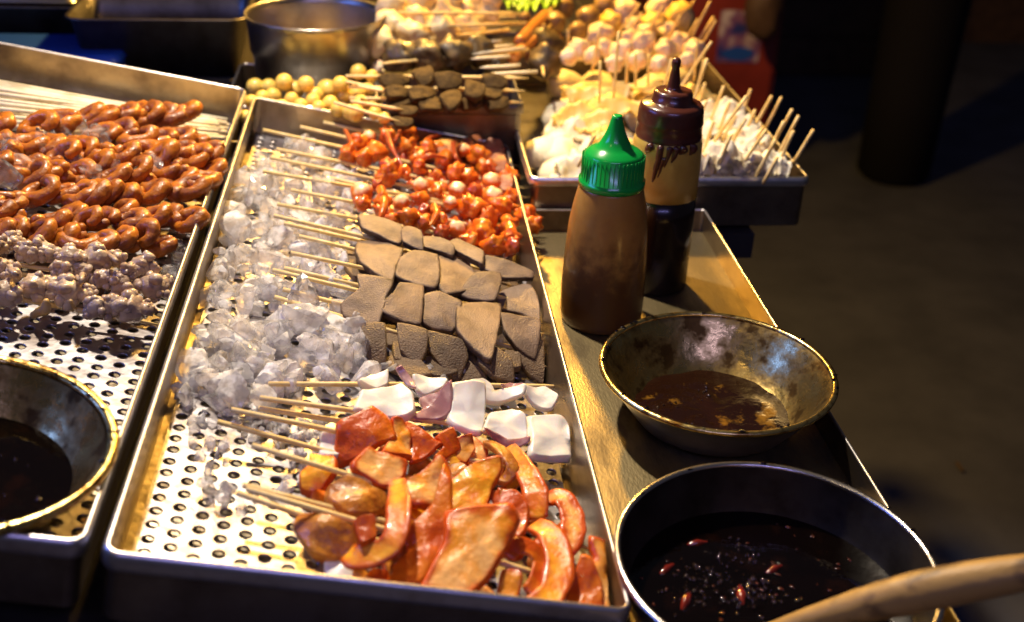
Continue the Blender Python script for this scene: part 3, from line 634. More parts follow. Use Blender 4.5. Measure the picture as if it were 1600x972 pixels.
# ---- octopus and liver (back part of the ice tray)
H = .030
OCT = [
 ((522, 160, .034), (816, 243, .022), [('L', 658, 190, 15), ('L', 690, 203, 17), ('L', 720, 203, 18), ('L', 745, 222, 16), ('L', 770, 228, 17), ('L', 796, 243, 17)]),
 ((505, 191, .032), (818, 262, .022), [('H', 577, 214, 11), ('O', 606, 214, 13), ('O', 640, 212, 15), ('O', 668, 232, 13), ('L', 700, 226, 15), ('L', 800, 268, 15), ('L', 778, 252, 15)]),
 ((469, 198, .032), (823, 281, .020), [('O', 560, 224, 15), ('O', 588, 238, 16), ('O', 637, 226, 14), ('O', 652, 245, 13), ('O', 683, 232, 12), ('H', 724, 234, 11), ('O', 748, 244, 15), ('L', 788, 285, 14)]),
 ((411, 203, .032), (825, 296, .020), [('O', 545, 240, 14), ('O', 570, 247, 13), ('R', 610, 262, 14), ('O', 655, 262, 11), ('O', 693, 250, 13), ('O', 711, 272, 11), ('O', 760, 262, 13), ('H', 768, 284, 14)]),
 ((432, 233, .034), (826, 310, .020), [('O', 606, 275, 17), ('O', 632, 270, 10), ('O', 683, 275, 9), ('O', 712, 271, 12), ('O', 733, 276, 13), ('O', 795, 283, 15)]),
 ((422, 246, .034), (832, 330, .018), [('H', 565, 301, 18), ('R', 590, 290, 10), ('H', 657, 291, 13), ('O', 682, 297, 10), ('H', 714, 298, 14), ('R', 742, 298, 11), ('H', 769, 307, 16), ('O', 800, 308, 13)]),
 ((411, 268, .034), (851, 340, .020), [('O', 566, 318, 12), ('O', 598, 315, 13), ('H', 627, 317, 13), ('O', 655, 311, 13), ('H', 703, 317, 11), ('O', 737, 326, 21), ('O', 783, 322, 15), ('O', 822, 338, 15)]),
 ((508, 276, .032), (846, 356, .016), [('O', 598, 332, 13), ('O', 640, 340, 14), ('R', 665, 330, 10), ('O', 681, 333, 10), ('O', 760, 340, 14), ('O', 835, 352, 13)]),
 ((455, 297, .032), (828, 370, .016), [('O', 612, 345, 12), ('O', 656, 347, 15), ('O', 687, 345, 11), ('H', 713, 358, 14), ('O', 752, 365, 18), ('H', 755, 352, 11), ('O', 796, 350, 13), ('O', 800, 370, 13)]),
 ((433, 319, .030), (832, 391, .014), [('R', 690, 362, 11), ('O', 733, 378, 14), ('O', 770, 384, 14), ('R', 800, 386, 12)]),
]
for i, (a, b, pcs) in enumerate(OCT):
    out = []
    for j, (k, x, y, r) in enumerate(pcs):
        hh = H + .012 - .0012 * i + rng.uniform(-.003, .004)
        if k == 'L':
            q = [(x + r * 1.15 * math.cos(t_) * rng.uniform(.8, 1.15), y + r * .95 * math.sin(t_) * rng.uniform(.8, 1.15)) for t_ in np.linspace(0, 6.283, 8)[:-1]]
            out.append(('liver_piece', slab(q, hh, .011, rng.uniform(5, 40), rng.uniform(-35, 35), wav=.002, bev=.25), 'liver'))
        elif k == 'H': out.append(('octopus_head', halfball(x, y, hh, r, rng.uniform(-15, 15)), 'octohead'))
        else: out.append(('octopus_piece', lump(x, y, hh, r * 1.05, .62, 3, rng.uniform(.85, 1.35), cells=.10, cfreq=2.0), 'octo' if k == 'O' else 'octored'))
    if i == 1: out.append(('tentacle', tentacle([(640, 176, .06), (630, 195, .055), (617, 220, .045)], 5.5), 'octored')); out.append(('tentacle', tentacle([(602, 200, .05), (612, 230, .05), (628, 258, .042)], 5.5), 'octored'))
    if i == 2: out.append(('tentacle', tentacle([(662, 228, .045), (672, 215, .05), (690, 212, .045)], 4.5), 'octored')); out.append(('tentacle', tentacle([(540, 205, .04), (548, 222, .046), (552, 245, .04)], 4), 'octored'))
    if i == 3: out.append(('tentacle', tentacle([(660, 248, .044), (675, 243, .05), (698, 247, .044)], 5), 'octored')); out.append(('tentacle', tentacle([(708, 224, .05), (712, 245, .05), (722, 256, .04)], 4.5), 'octored'))
    if i == 5: out.append(('tentacle', tentacle([(595, 296, .04), (600, 320, .042), (594, 340, .035)], 8), 'octo'))
    if i in (6, 7): out += [('tentacle', tentacle([(800 + 6 * q, 322 + 8 * q, .036), (825 + 3 * q, 330 + 9 * q, .03), (846 - 2 * q, 342 + 7 * q, .024)], 4.5), 'octo') for q in range(3)]
    if i == 8: out.append(('tentacle', tentacle([(792, 342, .034), (800, 365, .034), (798, 386, .026)], 10), 'octo')); out.append(('tentacle', tentacle([(678, 322, .042), (682, 335, .042), (672, 352, .036)], 6), 'octo'))
    for q in range(6):
        f_ = rng.uniform(.5, .95); out.append(('octopus_piece', lump(a[0] + (b[0] - a[0]) * f_ + rng.uniform(-6, 6), a[1] + (b[1] - a[1]) * f_ + rng.uniform(-5, 5), H - .006 - .001 * i, rng.uniform(10, 15), .4, 2, 1.1), 'octored' if rng.random() < .5 else 'octo'))
    skewer(P(*a), P(*b), ('reddish liver and octopus skewer, first from the back wall of the ice tray' if i == 0 else 'spicy orange octopus skewer, %s from the back wall of the ice tray' % ORD[i]), 'octopus skewers in the ice tray', out)
# ---- tongue slices
TG = {
 'A1': [(561, 333), (586, 335), (627, 351), (628, 369), (621, 377), (596, 369), (567, 354)], 'A2': [(627, 347), (658, 360), (660, 385), (630, 376)],
 'A3': [(658, 363), (702, 376), (710, 385), (705, 396), (658, 383)], 'A4': [(702, 376), (714, 371), (755, 391), (752, 407), (711, 390)],
 'A5': [(752, 397), (787, 404), (831, 421), (831, 431), (787, 433), (754, 416)],
 'B1': [(561, 372), (590, 370), (628, 388), (620, 410), (611, 432), (585, 421), (564, 408), (556, 390)], 'B2': [(626, 402), (647, 390), (684, 397), (686, 436), (679, 447), (649, 442), (619, 429)],
 'B3': [(686, 399), (727, 397), (737, 414), (746, 442), (731, 451), (697, 453), (684, 436)], 'B4': [(744, 425), (782, 423), (782, 444), (772, 468), (742, 466), (718, 455)],
 'C1': [(559, 427), (613, 436), (604, 462), (589, 511), (559, 500), (538, 491), (534, 474), (562, 449)], 'C2': [(626, 440), (662, 442), (660, 477), (656, 504), (619, 496), (598, 483), (600, 470), (615, 457)],
 'C3': [(662, 461), (686, 453), (720, 470), (718, 492), (707, 515), (675, 509), (660, 500)], 'C4': [(718, 472), (782, 468), (780, 504), (769, 554), (742, 539), (716, 513)],
 'C5': [(776, 461), (799, 447), (829, 444), (844, 474), (849, 496), (840, 499), (814, 489), (784, 481)], 'C6': [(784, 487), (814, 492), (844, 500), (837, 556), (810, 541), (791, 519)],
 'D1': [(566, 505), (600, 504), (602, 560), (585, 569), (566, 545)], 'D2': [(622, 503), (667, 515), (665, 549), (651, 567), (626, 545)],
 'D3': [(671, 515), (720, 530), (731, 556), (716, 592), (694, 575), (671, 545)], 'D4': [(750, 545), (776, 541), (799, 560), (804, 592), (772, 586), (750, 567)],
 'D5': [(806, 550), (840, 549), (840, 522), (857, 519), (855, 567), (851, 596), (829, 582)],
 'F1': [(556, 520), (590, 530), (600, 560), (580, 572), (560, 555)], 'F2': [(604, 545), (655, 560), (672, 580), (640, 588), (608, 572)], 'F3': [(715, 560), (752, 566), (760, 592), (730, 598), (712, 585)],
 'G1': [(545, 385), (572, 395), (578, 425), (556, 432), (540, 412)], 'G2': [(600, 425), (640, 432), (636, 460), (606, 456)], 'G3': [(735, 430), (770, 440), (790, 462), (760, 470)],
}
TS = [
 ((428, 337, .040), (840, 432, .034), ['A1', 'A2', 'A3', 'A4', 'A5'], .051, 'uppermost row of grey-brown tongue slices, directly below the octopus'),
 ((444, 349, .030), (838, 440, .020), ['G1', 'G2', 'G3'], .026, 'mostly hidden tongue skewer under the topmost two rows of tongue'),
 ((454, 395, .036), (842, 478, .026), ['B1', 'B2', 'B3', 'B4'], .041, 'second visible row of tongue slices, four squarish pieces'),
 ((426, 422, .032), (860, 525, .020), ['C1', 'C2', 'C3', 'C4', 'C5', 'C6'], .033, 'longest row of large tan tongue slices, brightly lit in the middle'),
 ((442, 452, .026), (868, 560, .012), ['D1', 'D2', 'D3', 'D4', 'D5'], .020, 'shaded lower row of tongue slices with yellowish edges'),
 ((435, 481, .018), (862, 575, .010), ['F1', 'F2', 'F3'], .010, 'lowest tongue skewer, dark pieces just above the white squid'),
]
for a, b, names, h, lab in TS:
    pcs = []
    for j, nm in enumerate(names):
        tw = {'A': 12, 'B': 8, 'C': 9, 'D': 26, 'F': 15, 'G': 5}[nm[0]]
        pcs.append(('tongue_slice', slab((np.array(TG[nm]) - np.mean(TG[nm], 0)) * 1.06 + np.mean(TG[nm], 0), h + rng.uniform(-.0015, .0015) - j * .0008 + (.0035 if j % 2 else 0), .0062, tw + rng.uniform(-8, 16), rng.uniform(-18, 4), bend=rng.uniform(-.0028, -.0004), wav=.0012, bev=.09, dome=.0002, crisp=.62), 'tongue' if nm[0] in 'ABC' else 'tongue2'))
    skewer(P(*a), P(*b), lab, 'tongue skewers in the ice tray', pcs)
def tfill(pts, h):  # extra low slices, added so the gaps between rows look dark
    return [('tongue_slice', slab([(x - 20 * w_, y - 14), (x + 18 * w_, y - 12), (x + 20 * w_, y + 12), (x - 2, y + 18), (x - 18 * w_, y + 14)], h + rng.uniform(-.002, .002), .007, rng.uniform(4, 14), rng.uniform(-10, 10), crisp=.7, bev=.1), 'tongue2') for x, y in pts for w_ in (rng.uniform(.9, 1.3),)]
TF = [[(600, 432), (650, 452), (700, 455), (590, 480)], [(640, 405), (690, 410), (735, 432), (790, 440)], [(600, 520), (650, 520), (700, 535), (740, 560), (790, 560), (830, 540), (640, 545), (690, 570)]]
for a, b, lab in (((444, 419, .024), (700, 480, .020), 'bare end of a tongue skewer lying just behind another stick'), ((467, 369, .032), (650, 415, .026), 'short stick end between the first two rows of tongue'), ((429, 464, .022), (690, 540, .014), 'stick end pointing under the shaded lower tongue row')):
    pcs = [('tongue_slice', slab([(x - 16, y - 12), (x + 14, y - 10), (x + 17, y + 10), (x - 14, y + 13)], a[2] - .008, .007, 8), 'tongue2') for x, y in ((b[0] - 70, b[1] - 14), (b[0] - 30, b[1] - 2))]
    pcs += tfill(TF.pop(0), .012)
    skewer(P(*a), P(*b), lab, 'tongue skewers in the ice tray', pcs)
# ---- squid
SQ = {
 's0': [(557, 603), (576, 587), (605, 582), (607, 599), (588, 609)], 's2b': [(619, 580), (629, 574), (646, 593), (652, 612), (636, 602)], 's3': [(644, 587), (662, 585), (698, 597), (693, 609), (662, 618), (650, 609)],
 's5': [(729, 599), (751, 591), (766, 598), (775, 615), (818, 607), (816, 624), (778, 629), (748, 622)], 's5b': [(780, 606), (797, 596), (816, 605), (801, 614)], 's6': [(818, 607), (851, 603), (873, 620), (863, 640), (847, 638), (820, 620)],
 's1': [(563, 609), (607, 603), (629, 597), (646, 616), (650, 644), (638, 653), (611, 653), (569, 647), (551, 642), (561, 616)], 's2': [(654, 620), (685, 613), (706, 599), (707, 640), (689, 655), (650, 661), (634, 657), (660, 640)],
 's4': [(706, 601), (757, 601), (760, 649), (755, 675), (747, 680), (712, 669), (698, 655), (704, 636)], 's7': [(766, 642), (801, 638), (822, 651), (826, 686), (801, 694), (770, 678), (753, 675), (760, 655)],
 's8': [(826, 645), (875, 647), (894, 663), (917, 698), (915, 711), (882, 717), (826, 717), (826, 686)], 's9': [(503, 675), (528, 677), (533, 708), (514, 716), (498, 708)], 's7b': [(752, 674), (772, 677), (801, 692), (826, 684), (824, 695), (800, 702), (772, 688)],
}
def sq(nm, h, t=.007, tw=10, side=0, m='squid', bend=.0035): return ('squid_piece', slab(SQ[nm], h, t, tw, side, bend=bend, wav=.0026, bev=.3, dome=.0014), m)
skewer(P(420, 600, .022), P(884, 604, .016), 'back squid skewer of curled white pieces with purple skin', 'squid skewers in the ice tray',
    [sq('s0', .024), sq('s2b', .036, .004, 30, -20, 'squidskin'), sq('s3', .030, .006, 20), sq('s5', .032, .007, 25), sq('s5b', .034, .003, 20, 0, 'squidskin'), sq('s6', .026, .006, 18)])
skewer(P(406, 622, .030), P(918, 690, .018), 'front squid skewer of large thick white squares', 'squid skewers in the ice tray',
    [sq('s1', .034, .010, 16), sq('s2', .030, .006, 22, -15, 'squidskin'), sq('s4', .032, .008, 18), sq('s7', .030, .008, 15), sq('s7b', .027, .004, 35, 0, 'squidskin'), sq('s8', .028, .009, 15, 6)])
skewer(P(404, 638, .022), P(600, 668, .016), 'short squid skewer end with one white piece at the left of the pig ear', 'squid skewers in the ice tray', [sq('s9', .020)])
# ---- pig ear strips
EA = {
 1: [(529, 659), (555, 648), (573, 637), (582, 632), (599, 644), (608, 657), (614, 679), (594, 687), (558, 707), (533, 713), (524, 696), (529, 676)], 2: [(613, 657), (627, 657), (640, 677), (642, 713), (634, 713), (597, 709), (607, 690), (617, 679)],
 3: [(636, 663), (653, 668), (681, 687), (688, 690), (662, 713), (642, 724), (641, 694)], 4: [(683, 683), (703, 674), (718, 701), (699, 713), (686, 720), (679, 713), (692, 698)],
 5: [(484, 704), (520, 709), (523, 731), (510, 750), (494, 764), (471, 759), (470, 735), (483, 724)], 6: [(553, 724), (577, 699), (594, 709), (631, 720), (627, 746), (610, 757), (594, 757), (570, 742), (555, 735)],
 7: [(520, 750), (544, 742), (581, 757), (603, 764), (605, 781), (581, 798), (544, 798), (516, 772)], 8: [(650, 743), (685, 718), (701, 736), (701, 750), (681, 788), (639, 785), (629, 757)],
 9: [(706, 750), (744, 722), (779, 718), (781, 736), (769, 757), (755, 799), (702, 801), (701, 771)], 11: [(638, 830), (681, 781), (690, 740), (701, 757), (701, 813), (685, 862), (657, 907), (613, 921), (611, 890), (636, 869)],
 12: [(702, 802), (769, 792), (793, 795), (806, 816), (790, 851), (762, 897), (727, 932), (685, 946), (660, 921), (699, 844)], 13: [(765, 774), (804, 767), (823, 788), (818, 830), (804, 841), (790, 809)],
 18: [(926, 843), (952, 852), (966, 864), (983, 883), (981, 895), (966, 912), (950, 955), (941, 969), (939, 931), (926, 902), (921, 883), (933, 874)], 17: [(909, 874), (923, 878), (938, 912), (940, 950), (933, 975), (895, 972), (886, 945), (895, 912)],
 19: [(509, 865), (539, 867), (551, 887), (543, 922), (511, 916), (508, 883)], 20: [(555, 891), (566, 889), (590, 902), (622, 922), (610, 934), (543, 924), (545, 906)], 21: [(464, 798), (495, 800), (551, 819), (557, 841), (539, 865), (491, 863), (466, 833), (458, 818)],
 22: [(785, 893), (809, 893), (814, 907), (804, 945), (785, 962), (775, 943), (780, 914)], 23: [(555, 813), (583, 809), (587, 837), (566, 848)], 24: [(715, 688), (735, 682), (742, 700), (728, 722), (712, 716)],
 25: [(780, 765), (806, 770), (818, 795), (800, 800), (782, 790)], 26: [(655, 905), (680, 930), (660, 945), (630, 935), (622, 915)], 27: [(600, 845), (640, 840), (640, 880), (610, 900)],
}
def er(k, h, m='ear', t=.0045, tw=15, side=0, bend=.002): return ('ear_slice', slab((np.array(EA[k]) - np.mean(EA[k], 0)) * 1.14 + np.mean(EA[k], 0), h, t, tw, side, bend=bend, wav=.0034, bev=.3, dome=.0012), m)
def ear_fill(pts):
    out = []
    for x, y in pts:
        w_, h_, a_ = rng.uniform(14, 24), rng.uniform(16, 30), rng.uniform(-.8, .8)
        q = [(x + w_ * math.cos(t_) * math.cos(a_) - h_ * math.sin(t_) * math.sin(a_), y + w_ * math.cos(t_) * math.sin(a_) + h_ * math.sin(t_) * math.cos(a_)) for t_ in np.linspace(0, 6.283, 8)[:-1] + rng.uniform(-.2, .2, 7)]
        out.append(('ear_slice', slab(q, rng.uniform(.010, .022), .007, rng.uniform(10, 35), rng.uniform(-30, 30), bend=rng.uniform(-.006, .004), wav=.003, bev=.3), ['earbrown', 'earskin', 'earyellow', 'ear'][int(rng.integers(4))]))
    return out
GE = 'pig ear skewers in the ice tray'
skewer(P(361, 640, .032), P(842, 742, .016), 'pig ear skewer nearest the squid, its first piece dark red and folded', GE,
    [er(1, .036, 'earskin', .007, 28, -12, -.006), er(2, .032, 'ear', .006, 18, 15), er(3, .029, 'earskin', .006, 25, -15), er(4, .027, 'earskin', .005, 25, 12), er(24, .026, 'ear', .005, 25),
     ('ear_slice', strip([(758, 692, .026), (782, 706, .032), (800, 732, .03), (790, 752, .022), (778, 750, .02)], [6, 8, 7, 5], .009), 'earbrown'), ('ear_slice', strip([(795, 700, .024), (822, 738, .032), (838, 775, .030), (842, 812, .022)], [9, 13, 15, 12], .007, nrm=tiltn(10, -30)), 'earyellow')] + ear_fill([(610, 712), (660, 720), (700, 715), (740, 705), (770, 730), (720, 735), (800, 745), (690, 735)]))
skewer(P(340, 659, .022), P(620, 735, .014), 'pig ear stick at the left with a single yellow piece', GE, [er(5, .022, 'earyellow', .007, 20, -15, -.004)])
skewer(P(394, 696, .042), P(925, 858, .020), 'pig ear skewer crossing the middle of the orange pile', GE,
    [er(6, .040, 'ear', .007, 18, 5), er(8, .036, 'ear', .007, 18, -6), er(9, .038, 'earyellow', .008, 20, -8), er(13, .032, 'earskin', .006, 20, -25), er(25, .033, 'ear', .005, 20),
     ('ear_slice', strip([(856, 782, .024), (878, 780, .030), (893, 806, .028), (894, 838, .024), (884, 866, .018)], [9, 13, 15, 15, 11], .007, nrm=tiltn(15, -10)), 'ear')] + ear_fill([(640, 760), (690, 770), (740, 770), (800, 780), (830, 800), (660, 800), (850, 850), (560, 760), (880, 830), (840, 770), (715, 745), (780, 810), (610, 800), (880, 870)]))
skewer(P(379, 758, .030), P(680, 835, .018), 'pig ear stick under another, with a rough brown piece', GE, [er(7, .034, 'earbrown', .010, 18, 0, -.004), er(27, .026, 'earbrown')] + ear_fill([(530, 790), (590, 800), (640, 830), (505, 785)]))
skewer(P(385, 764, .040), P(985, 938, .016), 'frontmost long pig ear skewer with the big pale slice', GE,
    [er(23, .044, 'earskin', .010, 20), ('ear_slice', strip([(622, 752, .040), (624, 790, .048), (620, 835, .046), (600, 862, .038), (560, 872, .030), (545, 866, .026)], [10, 15, 16, 16, 17, 12], .007, nrm=tiltn(25, -25)), 'earyellow'),
     er(11, .038, 'earskin', .007, 20, -18), er(12, .046, 'ear', .008, 18, -4, .001), ('ear_slice', strip([(832, 822, .032), (858, 836, .038), (872, 868, .038), (872, 905, .034), (856, 938, .03), (826, 954, .026), (795, 952, .022)], [11, 16, 18, 18, 18, 16, 10], .008, nrm=tiltn(15, -12)), 'earyellow'),
     ('ear_slice', strip([(792, 872, .034), (806, 855, .038), (830, 860, .038), (843, 882, .034), (836, 910, .03), (822, 926, .026)], [9, 11, 11, 10, 8], .006, nrm=tiltn(20, 10)), 'earskin'),
     er(22, .032, 'ear', .006, 22, -10), er(17, .030, 'earskin', .007, 25, -20), er(18, .032, 'ear', .007, 20, 20)] + ear_fill([(760, 850), (800, 850), (840, 880), (700, 900), (760, 930), (880, 900), (910, 940), (650, 870), (610, 880), (930, 900), (950, 930), (870, 940), (840, 930), (720, 950), (780, 965), (590, 905), (690, 860)]))
skewer(P(370, 770, .030), P(660, 868, .014), 'pig ear stick with a smooth brown lump lying lowest at the left', GE, [er(21, .030, 'earbrown', .014, 28, -18, -.006)])
skewer(P(352, 892, .004), P(700, 962, .010), 'pig ear skewer lying along the front wall of the ice tray', GE, [er(19, .014, 'squid', .008, 28, -10), er(20, .012, 'earbrown', .008, 25), er(26, .016, 'earskin', .008, 20)])

# ------------------------------------------------------------------ left tray: orange intestine rings and chitterlings
def gut_ring(x, y, h, L, tilt, open_, tw, thick):
    p = P(x, y, h); Lm, tm = px(p, L), px(p, thick)
    a = nz(NN * math.cos(tilt) + UU * math.sin(tilt) + VV * .15)     # discs threaded on the stick lean over like fallen dominoes
    b = nz(VV * math.cos(tw) - UU * math.sin(tw) * .8); b = nz(b - a * np.dot(a, b)); p = p + NN * Lm * .35
    th = np.linspace(open_, 2 * math.pi - open_ * .6, 15); ph = rng.uniform(0, 6.28)
    pts = [p + a * Lm * math.cos(q + ph) + b * Lm * rng.uniform(.62, .85) * math.sin(q + ph) + UU * Lm * .03 * math.sin(2 * q) for q in th]
    return tube(pts, [tm * .7, tm * .95, tm * 1.15, tm * 1.05, tm * .9, tm * 1.1, tm * .65], 10, n=24, rough=.28)
GUT = [
 ((-20, 238, .030), (318, 181, .036), [(58, 205), (100, 196), (138, 190), (160, 192), (190, 186), (208, 186), (228, 190), (248, 190), (266, 190), (284, 186)]),
 ((-20, 262, .030), (376, 221, .030), [(22, 236), (48, 232), (76, 236), (104, 238), (130, 226), (160, 216), (188, 214), (214, 222), (246, 226), (276, 222), (298, 214), (318, 222)]),
 ((-20, 272, .032), (342, 246, .030), [(16, 262), (60, 255), (96, 250), (124, 246), (150, 250), (190, 248), (222, 246), (252, 250), (280, 246), (304, 254), (326, 246)]),
 ((-20, 288, .030), (300, 276, .030), [(24, 274), (54, 282), (80, 276), (100, 278), (124, 280), (150, 268), (176, 284), (205, 276), (232, 280), (258, 272), (280, 288), (312, 290), (330, 276)]),
 ((-20, 318, .028), (330, 301, .026), [(10, 322), (28, 312), (62, 306), (98, 308), (126, 310), (142, 312), (166, 310), (192, 310), (212, 306), (236, 308), (258, 298), (276, 304), (298, 300), (318, 296)]),
 ((-20, 352, .024), (326, 342, .022), [(30, 338), (60, 346), (84, 352), (108, 346), (134, 352), (158, 350), (188, 338), (204, 352), (226, 350), (240, 346), (258, 346), (276, 346), (296, 350)]),
 ((-20, 372, .016), (270, 384, .012), [(20, 370), (60, 372), (94, 380), (124, 384), (154, 388), (186, 384), (220, 376), (250, 390)]),
]
for i, (a, b, ps) in enumerate(GUT):
    pcs = []
    ps = [(-52, ps[0][1] - 8), (-28, ps[0][1] - 5), (-6, ps[0][1] - 2)] + ps; a = (-80, a[1] - 8, a[2])
    for x, y in ps:
        big = rng.random()
        if big < .16: pcs.append(('gut_piece', lump(x, y, a[2] + .012, rng.uniform(12, 16), .18, 3, rng.uniform(.9, 1.3)), 'gut'))
        else: pcs.append(('gut_piece', gut_ring(x, y, a[2] + rng.uniform(.004, .014), rng.uniform(19, 25), rng.uniform(.75, 1.2) if big < .9 else rng.uniform(1.3, 1.7), rng.uniform(.08, .3), rng.uniform(.1, .8), rng.uniform(10, 12.5)), 'gut'))
    skewer(P(*a), P(*b), 'glazed orange intestine ring skewer, %s from the back of the left tray' % ORD[i], 'intestine skewers in the left tray', pcs)
TRI = [
 ((-20, 405, .024), (262, 448, .020), [(0, 384, 15), (22, 376, 15), (42, 392, 18), (68, 392, 19), (108, 402, 20), (152, 404, 22), (182, 404, 14), (222, 416, 20), (200, 424, 14)], 'poached pale chitterling skewer just in front of the orange rings'),
 ((-20, 420, .020), (268, 463, .016), [(4, 420, 17), (20, 428, 16), (98, 424, 18), (130, 424, 17), (160, 434, 17), (190, 444, 20), (238, 448, 23), (262, 440, 11)], 'middle poached chitterling skewer with knobbly grey lumps'),
 ((-20, 455, .020), (252, 508, .012), [(8, 458, 24), (52, 448, 22), (80, 444, 16), (108, 456, 25), (136, 458, 14), (150, 480, 18), (174, 478, 19), (203, 482, 25), (230, 482, 14)], 'front poached chitterling skewer over the bare perforated sheet'),
]
for i, (a, b, ps, lab) in enumerate(TRI):
    pcs = []
    ps = [(-52, ps[0][1] - 6, 18), (-26, ps[0][1] - 3, 19)] + ps; a = (-80, a[1] - 8, a[2])
    for x, y, r in ps:
        cc_ = P(x, y, a[2] + .008 + (.004 if i == 0 else 0)); R_ = px(cc_, r); gl = [blob(cc_, R_ * .86, 3, .3, 1.8)]
        for q in range(16):
            d_ = nz(rng.normal(size=3)); rs = R_ * rng.uniform(.24, .46); el = np.array([1, 1, 1.0]); el[int(rng.integers(3))] = rng.uniform(1.0, 1.35)
            gl.append(blob(cc_ + d_ * R_ * rng.uniform(.68, .92) * np.array([1.1, 1, 1]), el * rs, 2, .25, 1.6))
        pcs.append(('chitterling_lump', join(gl)[:2], 'tripe'))
        if rng.random() < .15:
            q0 = np.array([x, y]) + rng.uniform(-.5, .5, 2) * r; d = rng.uniform(-.55, .55, 2) * r
            pcs.append(('frill', tube([P(*(q0 - d * .9), a[2] + .018), P(*(q0 + d[::-1] * 1.1), a[2] + .027), P(*(q0 + d * .3 - d[::-1] * .5), a[2] + .024), P(*(q0 + d), a[2] + .016)], [px(P(x, y), 2.5), px(P(x, y), 4), px(P(x, y), 2)], 7, n=12, rough=.6), 'tripe'))
    if i == 2:
        pcs.append(('yellow_flap', tube([P(72, 470, .03), P(70, 482, .02), P(52, 494, .006)], [px(P(60, 480), 5), px(P(60, 480), 9), px(P(60, 480), 6)], 9, n=10, rough=.4), 'tripeyellow'))
        pcs.append(('yellow_flap', tube([P(110, 470, .03), P(116, 482, .018), P(122, 490, .008)], px(P(110, 480), 3), 7, n=8), 'tripeyellow'))
    skewer(P(*a), P(*b), lab, 'chitterling skewers in the left tray', pcs)
for i in range(30):
    y0 = rng.uniform(128, 206); f = (y0 - 128) / 78; x1 = rng.uniform(330, 372); y1 = 186 + 34 * f + rng.uniform(-3, 3)
    a = P(-40, y0 - 10 + rng.uniform(-6, 6), .004 + rng.uniform(0, .022)); b = P(x1 - 6, y1, .004 + rng.uniform(0, .018))
    u_b = float((b - ORG) @ UU)
    if u_b > -.022: b = b - UU * (u_b + .022)
    tag(mesh('bamboo_stick', *stick_geo(a, b, .0026, False), M['palestick']), 'pale spare bamboo stick in the bundle at the back of the left tray', 'stick', 'spare bamboo sticks in the left tray')

# ------------------------------------------------------------------ ice
def inside(x, y, poly):
    r = False; n = len(poly)
    for i in range(n):
        x0, y0 = poly[i]; x1, y1 = poly[(i + 1) % n]
        if (y0 > y) != (y1 > y) and x < (x1 - x0) * (y - y0) / (y1 - y0) + x0: r = not r
    return r
def sample(poly, n):
    xs = [p[0] for p in poly]; ys = [p[1] for p in poly]; out = []
    while len(out) < n:
        x, y = rng.uniform(min(xs), max(xs)), rng.uniform(min(ys), max(ys))
        if inside(x, y, poly): out.append((x, y))
    return out
PILE = [(372, 262), (402, 226), (470, 214), (545, 240), (575, 330), (560, 420), (560, 500), (585, 590), (440, 606), (400, 636), (330, 596), (288, 618), (304, 520), (330, 450), (348, 345)]
parts = []
for x, y in sample(PILE, 230):
    p = P(x, y, .004 + .016 * rng.random() ** 1.3); parts.append(shard(p, rng.uniform(.006, .0125) * (1.5 if rng.random() < .3 else 1), 3, int(rng.integers(6, 10))))
for x, y in sample([(545, 230), (800, 270), (850, 480), (850, 600), (580, 590), (550, 400)], 110):
    parts.append(shard(P(x, y, .006), rng.uniform(.006, .010), 1))
for x, y in sample([(300, 690), (420, 640), (520, 660), (480, 760), (390, 800), (330, 790)], 46) + sample([(268, 590), (420, 580), (420, 660), (300, 670)], 50) + sample([(380, 640), (520, 650), (470, 740), (430, 700)], 40):
    parts.append(shard(P(x, y, .002), rng.uniform(.003, .0068), 1))
v, f, _ = join(parts); o = mesh('crushed_ice', v, f, M['ice2'], None, False); o['kind'] = 'stuff'; o['label'] = 'crushed ice heaped on the perforated sheet of the middle tray'
parts = []
for x, y in sample([(0, 205), (70, 175), (140, 190), (190, 235), (250, 240), (230, 290), (150, 300), (90, 240), (20, 285), (0, 290)], 26): parts.append(shard(P(x, y, .038 + rng.uniform(0, .012)), rng.uniform(.008, .016), 3, 6))
for x, y in sample([(255, 395), (290, 370), (275, 440), (262, 440)], 8): parts.append(shard(P(x, y, .012), rng.uniform(.007, .011), 2))
v, f, _ = join(parts); o = mesh('melting_ice', v, f, M['film'], None, False); o['kind'] = 'stuff'; o['label'] = 'melting ice lying over the orange rings in the left tray'
CH = [(384, 362, 19), (420, 258, 24), (455, 290, 26), (400, 310, 24), (440, 350, 24), (500, 300, 24), (380, 405, 22), (350, 462, 24), (345, 520, 24), (420, 520, 34), (495, 560, 36), (470, 470, 30), (390, 560, 28), (340, 560, 22), (410, 450, 26),
      (520, 525, 26), (540, 570, 24), (450, 600, 24), (318, 588, 20), (342, 628, 19), (505, 400, 26), (480, 370, 22), (520, 350, 22), (460, 230, 20), (440, 415, 22), (530, 450, 22), (370, 300, 18), (310, 545, 16), (560, 545, 22), (500, 430, 22), (320, 755, 15), (345, 775, 16), (375, 560, 20), (500, 245, 20)]
for x, y, r in CH:
    p = P(x, y, .017 if y < 600 else .009)
    tag(mesh('ice_chunk', *shard(p, px(p, r) * 1.1, 3, 9), M['ice'], None, False), 'clear lump of melting ice on the ice heap of the middle tray', 'ice', 'ice lumps in the middle tray')

